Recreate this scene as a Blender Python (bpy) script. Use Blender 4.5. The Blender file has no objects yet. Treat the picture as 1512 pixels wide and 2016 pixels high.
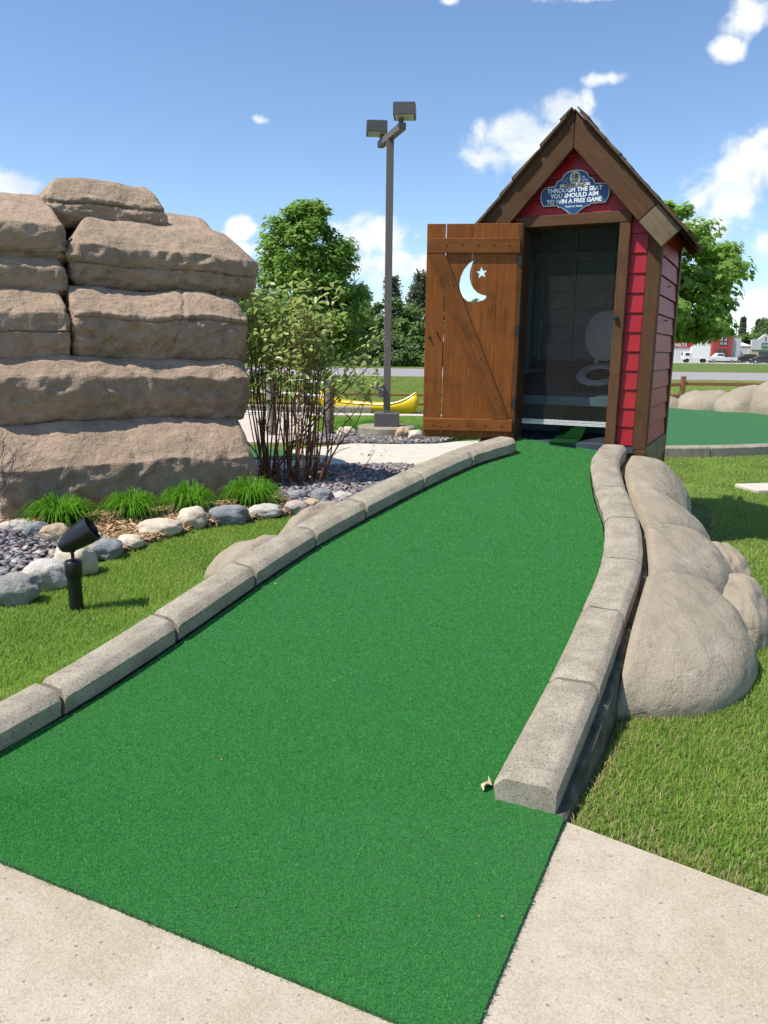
import bpy, bmesh, math, random
import numpy as np
from mathutils import Matrix, Vector, noise as mnoise

random.seed(7)
RNG = np.random.default_rng(11)
SC = bpy.context.scene
COL = SC.collection
rad = math.radians

# ------------------------------------------------------------------ camera
PITCH, ROLL, CAMH = rad(11.9), rad(0.7), 1.6
cd = bpy.data.cameras.new('camera')
cam = bpy.data.objects.new('camera', cd)
COL.objects.link(cam)
cd.sensor_fit = 'VERTICAL'
cd.sensor_height = 36.0
cd.lens = 36.0 * 1510 / 2016
cd.clip_start, cd.clip_end = 0.05, 3000
f_ = Vector((0, math.cos(PITCH), -math.sin(PITCH)))
u_ = Vector((0, math.sin(PITCH), math.cos(PITCH)))
x_ = Vector((1, 0, 0))
xr = math.cos(ROLL) * x_ + math.sin(ROLL) * u_
ur = -math.sin(ROLL) * x_ + math.cos(ROLL) * u_
m = Matrix.Identity(4)
for i in range(3):
    m[i][0], m[i][1], m[i][2] = xr[i], ur[i], -f_[i]
m[2][3] = CAMH
cam.matrix_world = m
SC.camera = cam

# ------------------------------------------------------------------ light
SUN_EL = rad(59)
SUN_AZ = rad(66)                        # turned from straight behind the camera towards the left
sun_dir = Vector((-math.sin(SUN_AZ) * math.cos(SUN_EL), -math.cos(SUN_AZ) * math.cos(SUN_EL), math.sin(SUN_EL)))
sd = bpy.data.lights.new('sun', 'SUN')
sd.energy = 5.0
sd.angle = rad(0.5)
sd.color = (1.0, 0.935, 0.83)
sun = bpy.data.objects.new('sun', sd)
sun.rotation_euler = sun_dir.to_track_quat('Z', 'Y').to_euler()
sun.location = (-20, -10, 40)
COL.objects.link(sun)

SC.view_settings.view_transform = 'Standard'
SC.view_settings.look = 'None'
SC.view_settings.exposure = 0.30
SC.view_settings.gamma = 1.0
SC.view_settings.use_curve_mapping = False

# ------------------------------------------------------------------ node helpers
def N(nt, typ, **kw):
    n = nt.nodes.new(typ)
    for k, v in kw.items():
        setattr(n, k, v)
    return n

def setin(node, key, val, nt):
    if val is None:
        return
    s = node.inputs[key]
    if isinstance(val, bpy.types.NodeSocket):
        nt.links.new(val, s)
    else:
        if s.type == 'RGBA' and len(val) == 3:
            val = (*val, 1)
        s.default_value = val

def MATH(nt, op, a, b=None, c=None, clamp=False):
    n = N(nt, 'ShaderNodeMath', operation=op, use_clamp=clamp)
    setin(n, 0, a, nt); setin(n, 1, b, nt); setin(n, 2, c, nt)
    return n.outputs[0]

def NOISE(nt, vec, scale, detail=4, rough=0.55, dist=0.0):
    n = N(nt, 'ShaderNodeTexNoise')
    setin(n, 'Vector', vec, nt)
    n.inputs['Scale'].default_value = scale
    n.inputs['Detail'].default_value = detail
    n.inputs['Roughness'].default_value = rough
    n.inputs['Distortion'].default_value = dist
    return n.outputs['Fac']

def MAPR(nt, v, a, b, c=0.0, d=1.0, smooth=False):
    n = N(nt, 'ShaderNodeMapRange')
    if smooth:
        n.interpolation_type = 'SMOOTHSTEP'
    setin(n, 0, v, nt); setin(n, 1, a, nt); setin(n, 2, b, nt); setin(n, 3, c, nt); setin(n, 4, d, nt)
    return n.outputs[0]

def MIX(nt, fac, a, b, mode='MIX'):
    n = N(nt, 'ShaderNodeMix', data_type='RGBA', blend_type=mode)
    setin(n, 0, fac, nt); setin(n, 6, a, nt); setin(n, 7, b, nt)
    return n.outputs[2]

def VSCALE(nt, vec, s):
    n = N(nt, 'ShaderNodeVectorMath', operation='MULTIPLY')
    setin(n, 0, vec, nt); n.inputs[1].default_value = s
    return n.outputs[0]

def BUMP(nt, h, strength=0.4, dist=0.01, prev=None):
    n = N(nt, 'ShaderNodeBump')
    n.inputs['Strength'].default_value = strength
    n.inputs['Distance'].default_value = dist
    setin(n, 'Height', h, nt)
    if prev is not None:
        setin(n, 'Normal', prev, nt)
    return n.outputs[0]

def newmat(name):
    mt = bpy.data.materials.new(name)
    mt.use_nodes = True
    nt = mt.node_tree
    b = nt.nodes['Principled BSDF']
    return mt, nt, b

def coords(nt, world=False, jitter=True):
    if world:
        return N(nt, 'ShaderNodeNewGeometry').outputs['Position']
    c = N(nt, 'ShaderNodeTexCoord').outputs['Object']
    if jitter:
        r = N(nt, 'ShaderNodeObjectInfo').outputs['Random']
        a = N(nt, 'ShaderNodeVectorMath', operation='ADD')
        nt.links.new(c, a.inputs[0])
        nt.links.new(MATH(nt, 'MULTIPLY', r, 37.0), a.inputs[1])
        return a.outputs[0]
    return c

# ------------------------------------------------------------------ sky
W = bpy.data.worlds.new('World')
SC.world = W
W.use_nodes = True
nt = W.node_tree
bg = nt.nodes['Background']
sky = N(nt, 'ShaderNodeTexSky', sky_type='NISHITA')
sky.sun_disc = False
sky.sun_elevation = SUN_EL
sky.sun_rotation = math.atan2(sun_dir.x, sun_dir.y)
sky.altitude = 300
sky.air_density = 1.0
sky.dust_density = 0.0
sky.ozone_density = 4.5
SKY_STRENGTH = 0.145
bg.inputs['Strength'].default_value = SKY_STRENGTH
gen = N(nt, 'ShaderNodeTexCoord').outputs['Generated']
nrm = N(nt, 'ShaderNodeVectorMath', operation='NORMALIZE')
nt.links.new(gen, nrm.inputs[0])
sep = N(nt, 'ShaderNodeSeparateXYZ')
nt.links.new(nrm.outputs[0], sep.inputs[0])
az = MATH(nt, 'ARCTAN2', sep.outputs[0], sep.outputs[1])
el = MATH(nt, 'ARCSINE', sep.outputs[2])
uv = N(nt, 'ShaderNodeCombineXYZ')
nt.links.new(az, uv.inputs[0]); nt.links.new(el, uv.inputs[1])
n1 = NOISE(nt, uv.outputs[0], 24.0, 8, 0.54, 0.3)
n2 = NOISE(nt, uv.outputs[0], 6.0, 5, 0.6, 0.2)
# clouds: azimuth, elevation, half width, half height (degrees), firmness
clouds = [
    (10.1, 13.7, 4.9, 1.9, 1.0), (11.6, 15.6, 2.2, 1.2, 1.0), (7.2, 13.0, 2.4, 1.1, .9), (9.0, 15.0, 2.4, 1.0, .9),
    (22.7, 19.6, 1.6, 1.2, .95), (21.7, 18.2, 1.2, 1.0, .85),
    (14.6, 17.2, 2.3, .6, .72), (-8.8, 14.9, .9, .5, .55), (27.5, 16.5, 1.5, .8, .6),
    (22.8, 10.4, 3.0, 1.9, 1.0), (25.2, 11.8, 3.0, 2.2, 1.0), (21.6, 7.9, 2.4, 1.1, .85), (26.5, 6.4, 4.6, 1.9, .7), (27.0, 2.8, 4.0, 1.7, .9), (30.5, 9.0, 4.0, 3.0, .9),
    (-.9, 7.9, 2.9, 1.4, 1.0), (0.3, 5.8, 4.0, 1.6, .85), (2.2, 5.9, 2.2, 1.3, .85), (3.0, 3.6, 3.0, 1.6, .8),
    (-24.3, 10.0, 2.2, .95, 1.0), (-27.5, 10.6, 2.6, 1.4, 1.0), (-10.3, 8.1, 1.3, 1.0, .9), (-9.8, 6.7, 3.4, .9, .72),
    (14.0, 21.6, 6.5, .5, .6), (4.0, 21.8, 1.0, .4, .7), (18.5, 22.4, 4.0, .6, .7),
]
rr = random.Random(5)
for k in range(8):
    a0 = 50 + k * 36 + rr.uniform(-7, 7)
    clouds.append((((a0 + 180) % 360) - 180, rr.uniform(8, 22), rr.uniform(4, 9), rr.uniform(2, 3.6), .9))
dens = None
for (a0, e0, ha, he, k) in clouds:
    da = MATH(nt, 'MULTIPLY_ADD', az, 1 / rad(ha), -rad(a0) / rad(ha))
    de = MATH(nt, 'MULTIPLY_ADD', el, 1 / rad(he), -rad(e0) / rad(he))
    q = MATH(nt, 'ADD', MATH(nt, 'MULTIPLY', da, da), MATH(nt, 'MULTIPLY', de, de))
    dd = MATH(nt, 'MULTIPLY_ADD', MATH(nt, 'SQRT', q), -0.85, 0.9 * k)
    dens = dd if dens is None else MATH(nt, 'MAXIMUM', dens, dd)
dens = MATH(nt, 'MAXIMUM', dens, -0.6)
body = MATH(nt, 'ADD', dens, MATH(nt, 'MULTIPLY_ADD', n1, 1.75, -0.86))
cov = MAPR(nt, body, -0.03, 0.56, 0, 1, True)
shade = MAPR(nt, MATH(nt, 'ADD', MATH(nt, 'MULTIPLY', n2, .6), MATH(nt, 'MULTIPLY', n1, .5)), .38, .66, 0, 1, True)
s = 1.0 / SKY_STRENGTH
ccol = MIX(nt, shade, (.62 * s, .70 * s, .78 * s), (.93 * s, .94 * s, .94 * s))
skyc = MIX(nt, MATH(nt, 'MULTIPLY', cov, .93), sky.outputs[0], ccol)
nt.links.new(skyc, bg.inputs['Color'])

# ------------------------------------------------------------------ materials
def mat_var(name, c1, c2, scale=6, rough=.8, bump=.3, bscale=60, bdist=.004, spec=.3, world=False,
            speck=None, speckscale=150, speckamt=.5, stretch=None, metal=0, detail=6, lo=.35, hi=.65, c3=None, c3scale=2):
    mt, nt, b = newmat(name)
    v = coords(nt, world)
    if stretch:
        v = VSCALE(nt, v, stretch)
    n = NOISE(nt, v, scale, detail, .6)
    col = MIX(nt, MAPR(nt, n, lo, hi), c1, c2)
    if c3 is not None:
        col = MIX(nt, MAPR(nt, NOISE(nt, v, c3scale, 5, .6, .4), .5, .7, 0, .8), col, c3)
    if speck is not None:
        sp = NOISE(nt, v, speckscale, 2, .5)
        col = MIX(nt, MAPR(nt, sp, .52, .7, 0, speckamt), col, speck)
    setin(b, 'Base Color', col, nt)
    b.inputs['Roughness'].default_value = rough
    b.inputs['Specular IOR Level'].default_value = spec
    b.inputs['Metallic'].default_value = metal
    if bump:
        h = NOISE(nt, v, bscale, 5, .65)
        setin(b, 'Normal', BUMP(nt, h, bump, bdist), nt)
    return mt

def mat_wood(name, c1, c2, axis='z', rough=.55, spec=.3, scale=14, bump=.25):
    st = {'x': (.07, 1, 1), 'y': (1, .07, 1), 'z': (1, 1, .07)}[axis]
    mt, nt, b = newmat(name)
    v0 = coords(nt)
    v = VSCALE(nt, v0, st)
    n = NOISE(nt, v, scale * 3, 6, .65, .6)
    blot = NOISE(nt, v0, 5, 4, .6)
    r = N(nt, 'ShaderNodeObjectInfo').outputs['Random']
    col = MIX(nt, MAPR(nt, n, .3, .7), c1, c2)
    dark = tuple(x * .45 for x in c1)
    col = MIX(nt, MAPR(nt, blot, .52, .75, 0, .6), col, dark)
    hs = N(nt, 'ShaderNodeHueSaturation')
    setin(hs, 'Color', col, nt)
    setin(hs, 'Value', MAPR(nt, r, 0, 1, .8, 1.18), nt)
    setin(b, 'Base Color', hs.outputs[0], nt)
    b.inputs['Roughness'].default_value = rough
    b.inputs['Specular IOR Level'].default_value = spec
    setin(b, 'Normal', BUMP(nt, n, bump, .004), nt)
    return mt

def mat_leaf(name, c1, c2, trans=.35, rough=.5, tcol=None, spec=.3):
    mt, nt, b = newmat(name)
    a = N(nt, 'ShaderNodeAttribute', attribute_name='rnd').outputs['Fac']
    col = MIX(nt, a, c1, c2)
    setin(b, 'Base Color', col, nt)
    b.inputs['Roughness'].default_value = rough
    b.inputs['Specular IOR Level'].default_value = spec
    t = N(nt, 'ShaderNodeBsdfTranslucent')
    tc = MIX(nt, .6, col, tcol if tcol else tuple(min(1, x * 2.2) for x in c2))
    setin(t, 'Color', tc, nt)
    mx = N(nt, 'ShaderNodeMixShader')
    mx.inputs[0].default_value = trans
    nt.links.new(b.outputs[0], mx.inputs[1]); nt.links.new(t.outputs[0], mx.inputs[2])
    nt.links.new(mx.outputs[0], nt.nodes['Material Output'].inputs[0])
    return mt

def mat_plain(name, c, rough=.5, spec=.4, metal=0.0, jit=.0):
    mt, nt, b = newmat(name)
    v = coords(nt)
    n = NOISE(nt, v, 25, 5, .6)
    col = MIX(nt, MAPR(nt, n, .3, .7), tuple(x * .86 for x in c), tuple(min(1, x * 1.1) for x in c))
    setin(b, 'Base Color', col, nt)
    b.inputs['Roughness'].default_value = rough
    b.inputs['Specular IOR Level'].default_value = spec
    b.inputs['Metallic'].default_value = metal
    return mt

def mat_turf(name):
    mt, nt, b = newmat(name)
    v = coords(nt, True)
    n = NOISE(nt, v, 210, 3, .7)
    n3 = NOISE(nt, v, 75, 3, .7)
    n2 = NOISE(nt, v, 1.6, 4, .6)
    mixn = MATH(nt, 'ADD', MATH(nt, 'MULTIPLY', n, .65), MATH(nt, 'MULTIPLY', n3, .35))
    col = MIX(nt, MAPR(nt, mixn, .38, .62), (.004, .06, .008), (.03, .18, .03))
    col = MIX(nt, MAPR(nt, n, .66, .76, 0, .6), col, (.12, .42, .17))
    col = MIX(nt, MAPR(nt, n2, .3, .7, 0, .35), col, (.008, .12, .025))
    setin(b, 'Base Color', col, nt)
    b.inputs['Roughness'].default_value = .75
    b.inputs['Specular IOR Level'].default_value = .25
    b.inputs['Sheen Weight'].default_value = .12
    setin(b, 'Normal', BUMP(nt, mixn, .8, .006), nt)
    return mt

def mat_walk(name, c1, c2, warm):
    mt, nt, b = newmat(name)
    v = coords(nt, True)
    big = NOISE(nt, v, 1.3, 5, .6, .3)
    mid = NOISE(nt, v, 9, 5, .65)
    fine = NOISE(nt, v, 190, 3, .6)
    vo = N(nt, 'ShaderNodeTexVoronoi'); setin(vo, 'Vector', v, nt); vo.inputs['Scale'].default_value = 210
    vo2 = N(nt, 'ShaderNodeTexVoronoi'); setin(vo2, 'Vector', v, nt); vo2.inputs['Scale'].default_value = 80
    sp1 = N(nt, 'ShaderNodeSeparateColor'); nt.links.new(vo.outputs['Color'], sp1.inputs[0])
    sp2 = N(nt, 'ShaderNodeSeparateColor'); nt.links.new(vo2.outputs['Color'], sp2.inputs[0])
    col = MIX(nt, MAPR(nt, mid, .3, .7), c1, c2)
    col = MIX(nt, MAPR(nt, big, .48, .7, 0, .75), col, warm)
    rust = NOISE(nt, v, 3.1, 3, .5)
    col = MIX(nt, MAPR(nt, rust, .70, .78, 0, .5), col, (.42, .25, .08))
    col = MIX(nt, MAPR(nt, sp1.outputs[0], .45, 1.0, 0, .42), col, (.22, .18, .13))
    col = MIX(nt, MAPR(nt, sp1.outputs[1], .6, 1.0, 0, .30), col, (.62, .56, .46))
    stone = MATH(nt, 'MULTIPLY', MAPR(nt, sp2.outputs[0], .972, .98), MAPR(nt, vo2.outputs['Distance'], .45, .35))
    col = MIX(nt, MATH(nt, 'MULTIPLY', stone, .6), col, (.13, .115, .105))
    setin(b, 'Base Color', col, nt)
    b.inputs['Roughness'].default_value = .85
    b.inputs['Specular IOR Level'].default_value = .2
    setin(b, 'Normal', BUMP(nt, fine, .35, .003), nt)
    return mt

def mat_rock(name, c1, c2, stain, pale, scale=1.6, strata=0.0, bump=.7):
    mt, nt, b = newmat(name)
    v = coords(nt, True)
    big = NOISE(nt, v, scale, 6, .62, .5)
    mid = NOISE(nt, v, scale * 5, 6, .65, .3)
    st = VSCALE(nt, v, (1, 1, 3.2))
    stn = NOISE(nt, st, scale * 2.5, 6, .65, .4)
    fine = NOISE(nt, v, 85, 4, .7)
    pits = N(nt, 'ShaderNodeTexVoronoi')
    setin(pits, 'Vector', v, nt); pits.inputs['Scale'].default_value = 26
    col = MIX(nt, MAPR(nt, big, .35, .65), c1, c2)
    col = MIX(nt, MAPR(nt, mid, .52, .72, 0, .7), col, stain)
    col = MIX(nt, MAPR(nt, stn, .58, .72, 0, .7), col, pale)
    col = MIX(nt, MAPR(nt, fine, .5, .72, 0, .3), col, tuple(x * .5 for x in c1))
    cn = NOISE(nt, v, scale * .9, 4, .5, .8)
    cmask = MAPR(nt, NOISE(nt, v, scale * 1.3, 2, .5), .47, .56)
    line = MATH(nt, 'MULTIPLY', MAPR(nt, MATH(nt, 'ABSOLUTE', MATH(nt, 'SUBTRACT', cn, .5)), .0, .0045, 1, 0), cmask)
    col = MIX(nt, MATH(nt, 'MULTIPLY', line, .45 if strata > .25 else .12), col, tuple(x * .35 for x in c1))
    setin(b, 'Base Color', col, nt)
    b.inputs['Roughness'].default_value = .85
    b.inputs['Specular IOR Level'].default_value = .2
    h1 = BUMP(nt, MATH(nt, 'ADD', MATH(nt, 'MULTIPLY', mid, .7), MATH(nt, 'MULTIPLY', stn, strata)), bump, .06)
    h2 = BUMP(nt, MATH(nt, 'SUBTRACT', fine, MATH(nt, 'MULTIPLY', line, 1.2 if strata > .25 else .25)), .55, .008, h1)
    pt = MAPR(nt, pits.outputs['Distance'], 0.0, .22, 0, 1)
    h3 = BUMP(nt, pt, .3, .008, h2)
    setin(b, 'Normal', h3, nt)
    return mt

M = {}
M['turf'] = mat_turf('turf')
M['turf_shaded'] = mat_var('shade_toned_turf', (.002, .02, .005), (.006, .05, .012), 120, .9, .5, 160, .004, .1)  # ramp strip green, darkened in colour to stand for shade inside the doorway
M['walk'] = mat_walk('walkway_concrete', (.40, .345, .265), (.49, .43, .34), (.35, .29, .19))
M['path'] = mat_var('path_concrete', (.50, .45, .37), (.58, .53, .45), 4, .9, .2, 80, world=True)
M['kerb'] = mat_var('kerb_concrete', (.245, .212, .16), (.37, .325, .25), 9, .88, .5, 90, .004, .2, True, (.11, .095, .078), 120, .75, c3=(.38, .345, .29), c3scale=90)
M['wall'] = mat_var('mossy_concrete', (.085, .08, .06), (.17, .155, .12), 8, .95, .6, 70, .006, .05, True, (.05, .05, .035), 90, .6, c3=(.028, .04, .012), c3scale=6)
M['joint'] = mat_var('dark_joint', (.06, .055, .045), (.13, .12, .1), 30, .95, .6, 60)
M['rock'] = mat_rock('sculpted_rock', (.325, .24, .168), (.435, .32, .228), (.21, .165, .125), (.53, .405, .30), 1.5, .4, 1.0)
M['boulder'] = mat_rock('smooth_boulder', (.30, .255, .19), (.365, .31, .235), (.27, .22, .155), (.43, .38, .30), 2.2, .0, .5)
M['stone_cream'] = mat_rock('cream_stone', (.55, .47, .36), (.64, .56, .44), (.48, .38, .27), (.7, .64, .54), 7, .1, .25)
M['stone_grey'] = mat_rock('blue_grey_stone', (.20, .215, .23), (.31, .325, .335), (.12, .135, .15), (.52, .53, .53), 9, .2, .5)
M['stone_pale'] = mat_rock('pale_stone', (.47, .44, .39), (.62, .585, .53), (.30, .28, .26), (.74, .71, .66), 8, .2, .5)
M['stone_mid'] = mat_rock('mid_grey_stone', (.27, .265, .25), (.38, .37, .345), (.19, .185, .175), (.55, .54, .51), 8, .2, .5)
M['stone_tan'] = mat_rock('tan_stone', (.42, .31, .2), (.52, .41, .28), (.34, .25, .17), (.6, .52, .42), 7, .1, .3)
M['stone_pink'] = mat_rock('pinkish_stone', (.38, .31, .29), (.48, .4, .37), (.3, .25, .24), (.58, .52, .5), 8, .1, .3)
M['soil'] = mat_var('bed_soil', (.10, .075, .05), (.17, .13, .09), 20, .95, .8, 60, .01, .1, True)
M['ground'] = mat_var('lawn_ground', (.075, .135, .022), (.14, .19, .04), 1.2, .9, .8, 30, .03, .15, True, (.03, .075, .010), 16, .5, c3=(.2, .18, .07), c3scale=.35)
M['road'] = mat_var('road_asphalt', (.26, .245, .245), (.32, .30, .30), 2, .9, .2, 30, .01, .2, True)
M['lot'] = mat_var('lot_asphalt', (.36, .34, .31), (.44, .42, .38), 1, .9, 0, world=True)
M['door_v'] = mat_wood('stained_door_wood', (.145, .042, .007), (.245, .080, .015), 'z', .5, .22)
M['door_h'] = mat_wood('stained_door_wood_across', (.15, .045, .008), (.245, .082, .016), 'x', .5, .22)
M['trim_v'] = mat_wood('brown_trim_upright', (.068, .032, .014), (.108, .054, .026), 'z', .65, .18)
M['trim_h'] = mat_wood('brown_trim_across', (.068, .032, .014), (.108, .054, .026), 'x', .65, .18)
M['trim_y'] = mat_wood('brown_trim_side', (.068, .032, .014), (.108, .054, .026), 'y', .65, .18)
M['raw_y'] = mat_wood('weathered_wood_side', (.16, .12, .055), (.24, .18, .09), 'y', .8, .2)
M['raw_v'] = mat_wood('weathered_wood_upright', (.15, .11, .045), (.22, .165, .075), 'z', .8, .2)
M['raw_h'] = mat_wood('weathered_barge_wood', (.115, .082, .05), (.18, .135, .09), 'x', .8, .2)
M['shake'] = mat_wood('weathered_shake', (.075, .05, .032), (.16, .11, .075), 'y', .9, .15, 16, .6)
M['red'] = mat_var('red_paint', (.29, .004, .011), (.37, .007, .015), 5, .42, .3, 30, .003, .4, c3=(.27, .016, .018), c3scale=7)
M['red_side'] = mat_var('faded_red_paint', (.33, .014, .018), (.40, .03, .03), 4, .5, .2, 40, .002, .2, stretch=(1, 1, .3))
M['inside'] = mat_var('blue_grey_paint', (.085, .15, .18), (.115, .195, .225), 6, .7, .2, 40)
M['inside_floor'] = mat_var('dark_floor_paint', (.035, .05, .065), (.055, .075, .095), 6, .6, .2, 40)
M['white'] = mat_plain('white_plastic', (.78, .78, .76), .3)
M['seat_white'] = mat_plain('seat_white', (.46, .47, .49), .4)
M['wire'] = mat_plain('galvanised_wire', (.10, .085, .068), .6, .25, .0)
M['steel'] = mat_plain('bright_steel', (.55, .55, .53), .35, .5, .8)
M['black'] = mat_plain('black_metal', (.012, .013, .016), .32, .5)
M['lens'] = mat_plain('lamp_lens', (.42, .46, .44), .12, .6)
M['bronze'] = mat_plain('bronze_paint', (.135, .115, .105), .5, .35)
M['bronze2'] = mat_plain('grey_bronze_paint', (.10, .095, .098), .5, .3)
M['sign_blue'] = mat_var('sign_blue', (.012, .05, .16), (.025, .085, .22), 5, .35, 0)
M['sign_white'] = mat_plain('sign_white', (.72, .76, .80), .4)
M['sign_cream'] = mat_plain('sign_cream', (.55, .50, .40), .5)
M['sign_back'] = mat_plain('sign_back', (.17, .09, .05), .6)
M['ink'] = mat_plain('black_ink', (.015, .014, .013), .6)
M['fence'] = mat_wood('red_brown_fence', (.17, .072, .032), (.27, .13, .06), 'z', .75, .2)
M['fence_h'] = mat_wood('red_brown_rail', (.19, .085, .04), (.31, .155, .075), 'x', .75, .2)
M['yellow'] = mat_plain('yellow_gelcoat', (.82, .52, .012), .3, .5)
M['bark'] = mat_var('bark', (.06, .045, .035), (.12, .095, .075), 12, .95, .8, 40, .02, .1, stretch=(1, 1, .3))
M['bark_grey'] = mat_var('grey_bark', (.14, .125, .11), (.24, .22, .2), 12, .95, .5, 40, .02, .1)
M['twig'] = mat_var('red_twig', (.12, .042, .02), (.24, .095, .046), 20, .6, 0, spec=.35)
M['twig_dark'] = mat_plain('dark_twig', (.06, .045, .05), .7)
M['leaf_maple'] = mat_leaf('maple_leaf', (.065, .135, .018), (.21, .33, .06), .44)
M['leaf_maple2'] = mat_leaf('pale_maple_leaf', (.10, .185, .028), (.25, .38, .08), .45)
M['leaf_shrub'] = mat_leaf('shrub_leaf', (.12, .185, .03), (.36, .43, .13), .4, .38, spec=.5)
M['leaf_grass'] = mat_leaf('clump_blade', (.05, .16, .008), (.12, .29, .02), .35, .4)
M['leaf_far'] = mat_leaf('far_leaf', (.055, .10, .03), (.12, .18, .06), .3, .7)
M['leaf_far2'] = mat_leaf('far_leaf_light', (.075, .135, .03), (.16, .24, .07), .3, .7)
M['needle'] = mat_leaf('pine_needle', (.075, .105, .06), (.15, .18, .10), .2, .7)
M['blade'] = mat_leaf('lawn_blade', (.08, .195, .014), (.29, .41, .075), .4, .5)
M['straw'] = mat_leaf('dry_blade', (.3, .25, .11), (.42, .36, .18), .3, .7)
M['mulch'] = mat_leaf('wood_chip', (.22, .12, .055), (.52, .36, .2), .0, .85)
M['pebble'] = mat_var('pebble', (.16, .15, .155), (.30, .275, .27), 3, .6, .2, 60, .003, .35)
def pebble_mat():
    mt, nt, b = newmat('river_pebble')
    r = N(nt, 'ShaderNodeObjectInfo').outputs['Random']
    a = N(nt, 'ShaderNodeAttribute', attribute_name='rnd').outputs['Fac']
    t = MATH(nt, 'FRACT', MATH(nt, 'ADD', r, a))
    cr = N(nt, 'ShaderNodeValToRGB')
    cols = [(0, (.055, .06, .08)), (.25, (.13, .13, .15)), (.42, (.22, .165, .155)), (.55, (.085, .09, .11)), (.70, (.26, .25, .25)), (.84, (.30, .19, .15)), (1, (.50, .48, .45))]
    while len(cr.color_ramp.elements) < len(cols):
        cr.color_ramp.elements.new(.5)
    for e, (p, c) in zip(cr.color_ramp.elements, cols):
        e.position = p; e.color = (*c, 1)
    nt.links.new(t, cr.inputs[0])
    n = NOISE(nt, coords(nt, True), 60, 4, .6)
    col = MIX(nt, MAPR(nt, n, .4, .7, 0, .3), cr.outputs[0], (.5, .48, .46))
    setin(b, 'Base Color', col, nt)
    b.inputs['Roughness'].default_value = .6
    return mt
M['river'] = pebble_mat()

# ------------------------------------------------------------------ mesh helpers
def tag(o, label=None, cat=None, group=None, kind=None):
    if label: o['label'] = label
    if cat: o['category'] = cat
    if group: o['group'] = group
    if kind: o['kind'] = kind
    return o

def empty(name, loc=(0, 0, 0), rz=0.0, label=None, cat=None, group=None, parent=None):
    o = bpy.data.objects.new(name, None)
    o.empty_display_size = .1
    o.location = loc
    o.rotation_euler = (0, 0, rz)
    COL.objects.link(o)
    if parent: o.parent = parent
    return tag(o, label, cat, group)

def link(name, me, parent=None, loc=None, rot=None):
    o = bpy.data.objects.new(name, me)
    COL.objects.link(o)
    if parent: o.parent = parent
    if loc is not None: o.location = loc
    if rot is not None: o.rotation_euler = rot
    return o

def mesh(name, V, F, mat, smooth=False, sharp=None):
    me = bpy.data.meshes.new(name)
    me.from_pydata([tuple(v) for v in V], [], [tuple(f) for f in F])
    me.materials.append(mat)
    if smooth:
        me.polygons.foreach_set('use_smooth', [True] * len(me.polygons))
        if sharp:
            me.set_sharp_from_angle(angle=rad(sharp))
    me.update()
    return me

def obj(name, V, F, mat, parent=None, loc=None, rot=None, smooth=False, sharp=None):
    return link(name, mesh(name, V, F, mat, smooth, sharp), parent, loc, rot)

class MB:
    """collects simple solids into ONE mesh"""
    def __init__(self):
        self.V, self.F = [], []
    def add(self, V, F, mtx=None):
        o = len(self.V)
        if mtx is not None:
            V = [mtx @ Vector(v) for v in V]
        self.V += [tuple(v) for v in V]
        self.F += [tuple(i + o for i in f) for f in F]
        return self
    def box(self, a, b, bev=0.0, mtx=None):
        V, F = cbox(a, b, bev)
        return self.add(V, F, mtx)
    def tube(self, P, R, n=8, cap=True):
        V, F = tube(P, R, n, cap)
        return self.add(V, F)
    def lathe(self, prof, n=20, mtx=None):
        V, F = lathe(prof, n)
        return self.add(V, F, mtx)
    def prism(self, poly, d0, d1, mtx=None):
        V, F = prism(poly, d0, d1)
        return self.add(V, F, mtx)
    def build(self, name, mat, parent=None, loc=None, rot=None, smooth=False, sharp=40):
        return obj(name, self.V, self.F, mat, parent, loc, rot, smooth, sharp if smooth else None)

def cbox(a, b, c=0.0):
    """box between corners a and b with chamfer c"""
    x0, y0, z0 = a; x1, y1, z1 = b
    if c <= 0:
        V = [(x0, y0, z0), (x1, y0, z0), (x1, y1, z0), (x0, y1, z0), (x0, y0, z1), (x1, y0, z1), (x1, y1, z1), (x0, y1, z1)]
        F = [(0, 3, 2, 1), (4, 5, 6, 7), (0, 1, 5, 4), (1, 2, 6, 5), (2, 3, 7, 6), (3, 0, 4, 7)]
        return V, F
    c = min(c, .45 * min(x1 - x0, y1 - y0, z1 - z0))
    def ring(x0, x1, y0, y1, z, i):
        return [(x0 + i, y0, z), (x1 - i, y0, z), (x1, y0 + i, z), (x1, y1 - i, z), (x1 - i, y1, z), (x0 + i, y1, z), (x0, y1 - i, z), (x0, y0 + i, z)]
    V = ring(x0 + c, x1 - c, y0 + c, y1 - c, z0, c * .3) + ring(x0, x1, y0, y1, z0 + c, c) + ring(x0, x1, y0, y1, z1 - c, c) + ring(x0 + c, x1 - c, y0 + c, y1 - c, z1, c * .3)
    F = [tuple(range(7, -1, -1)), tuple(range(24, 32))]
    for r in range(3):
        for i in range(8):
            j = (i + 1) % 8
            F.append((r * 8 + i, r * 8 + j, r * 8 + 8 + j, r * 8 + 8 + i))
    return V, F

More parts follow.
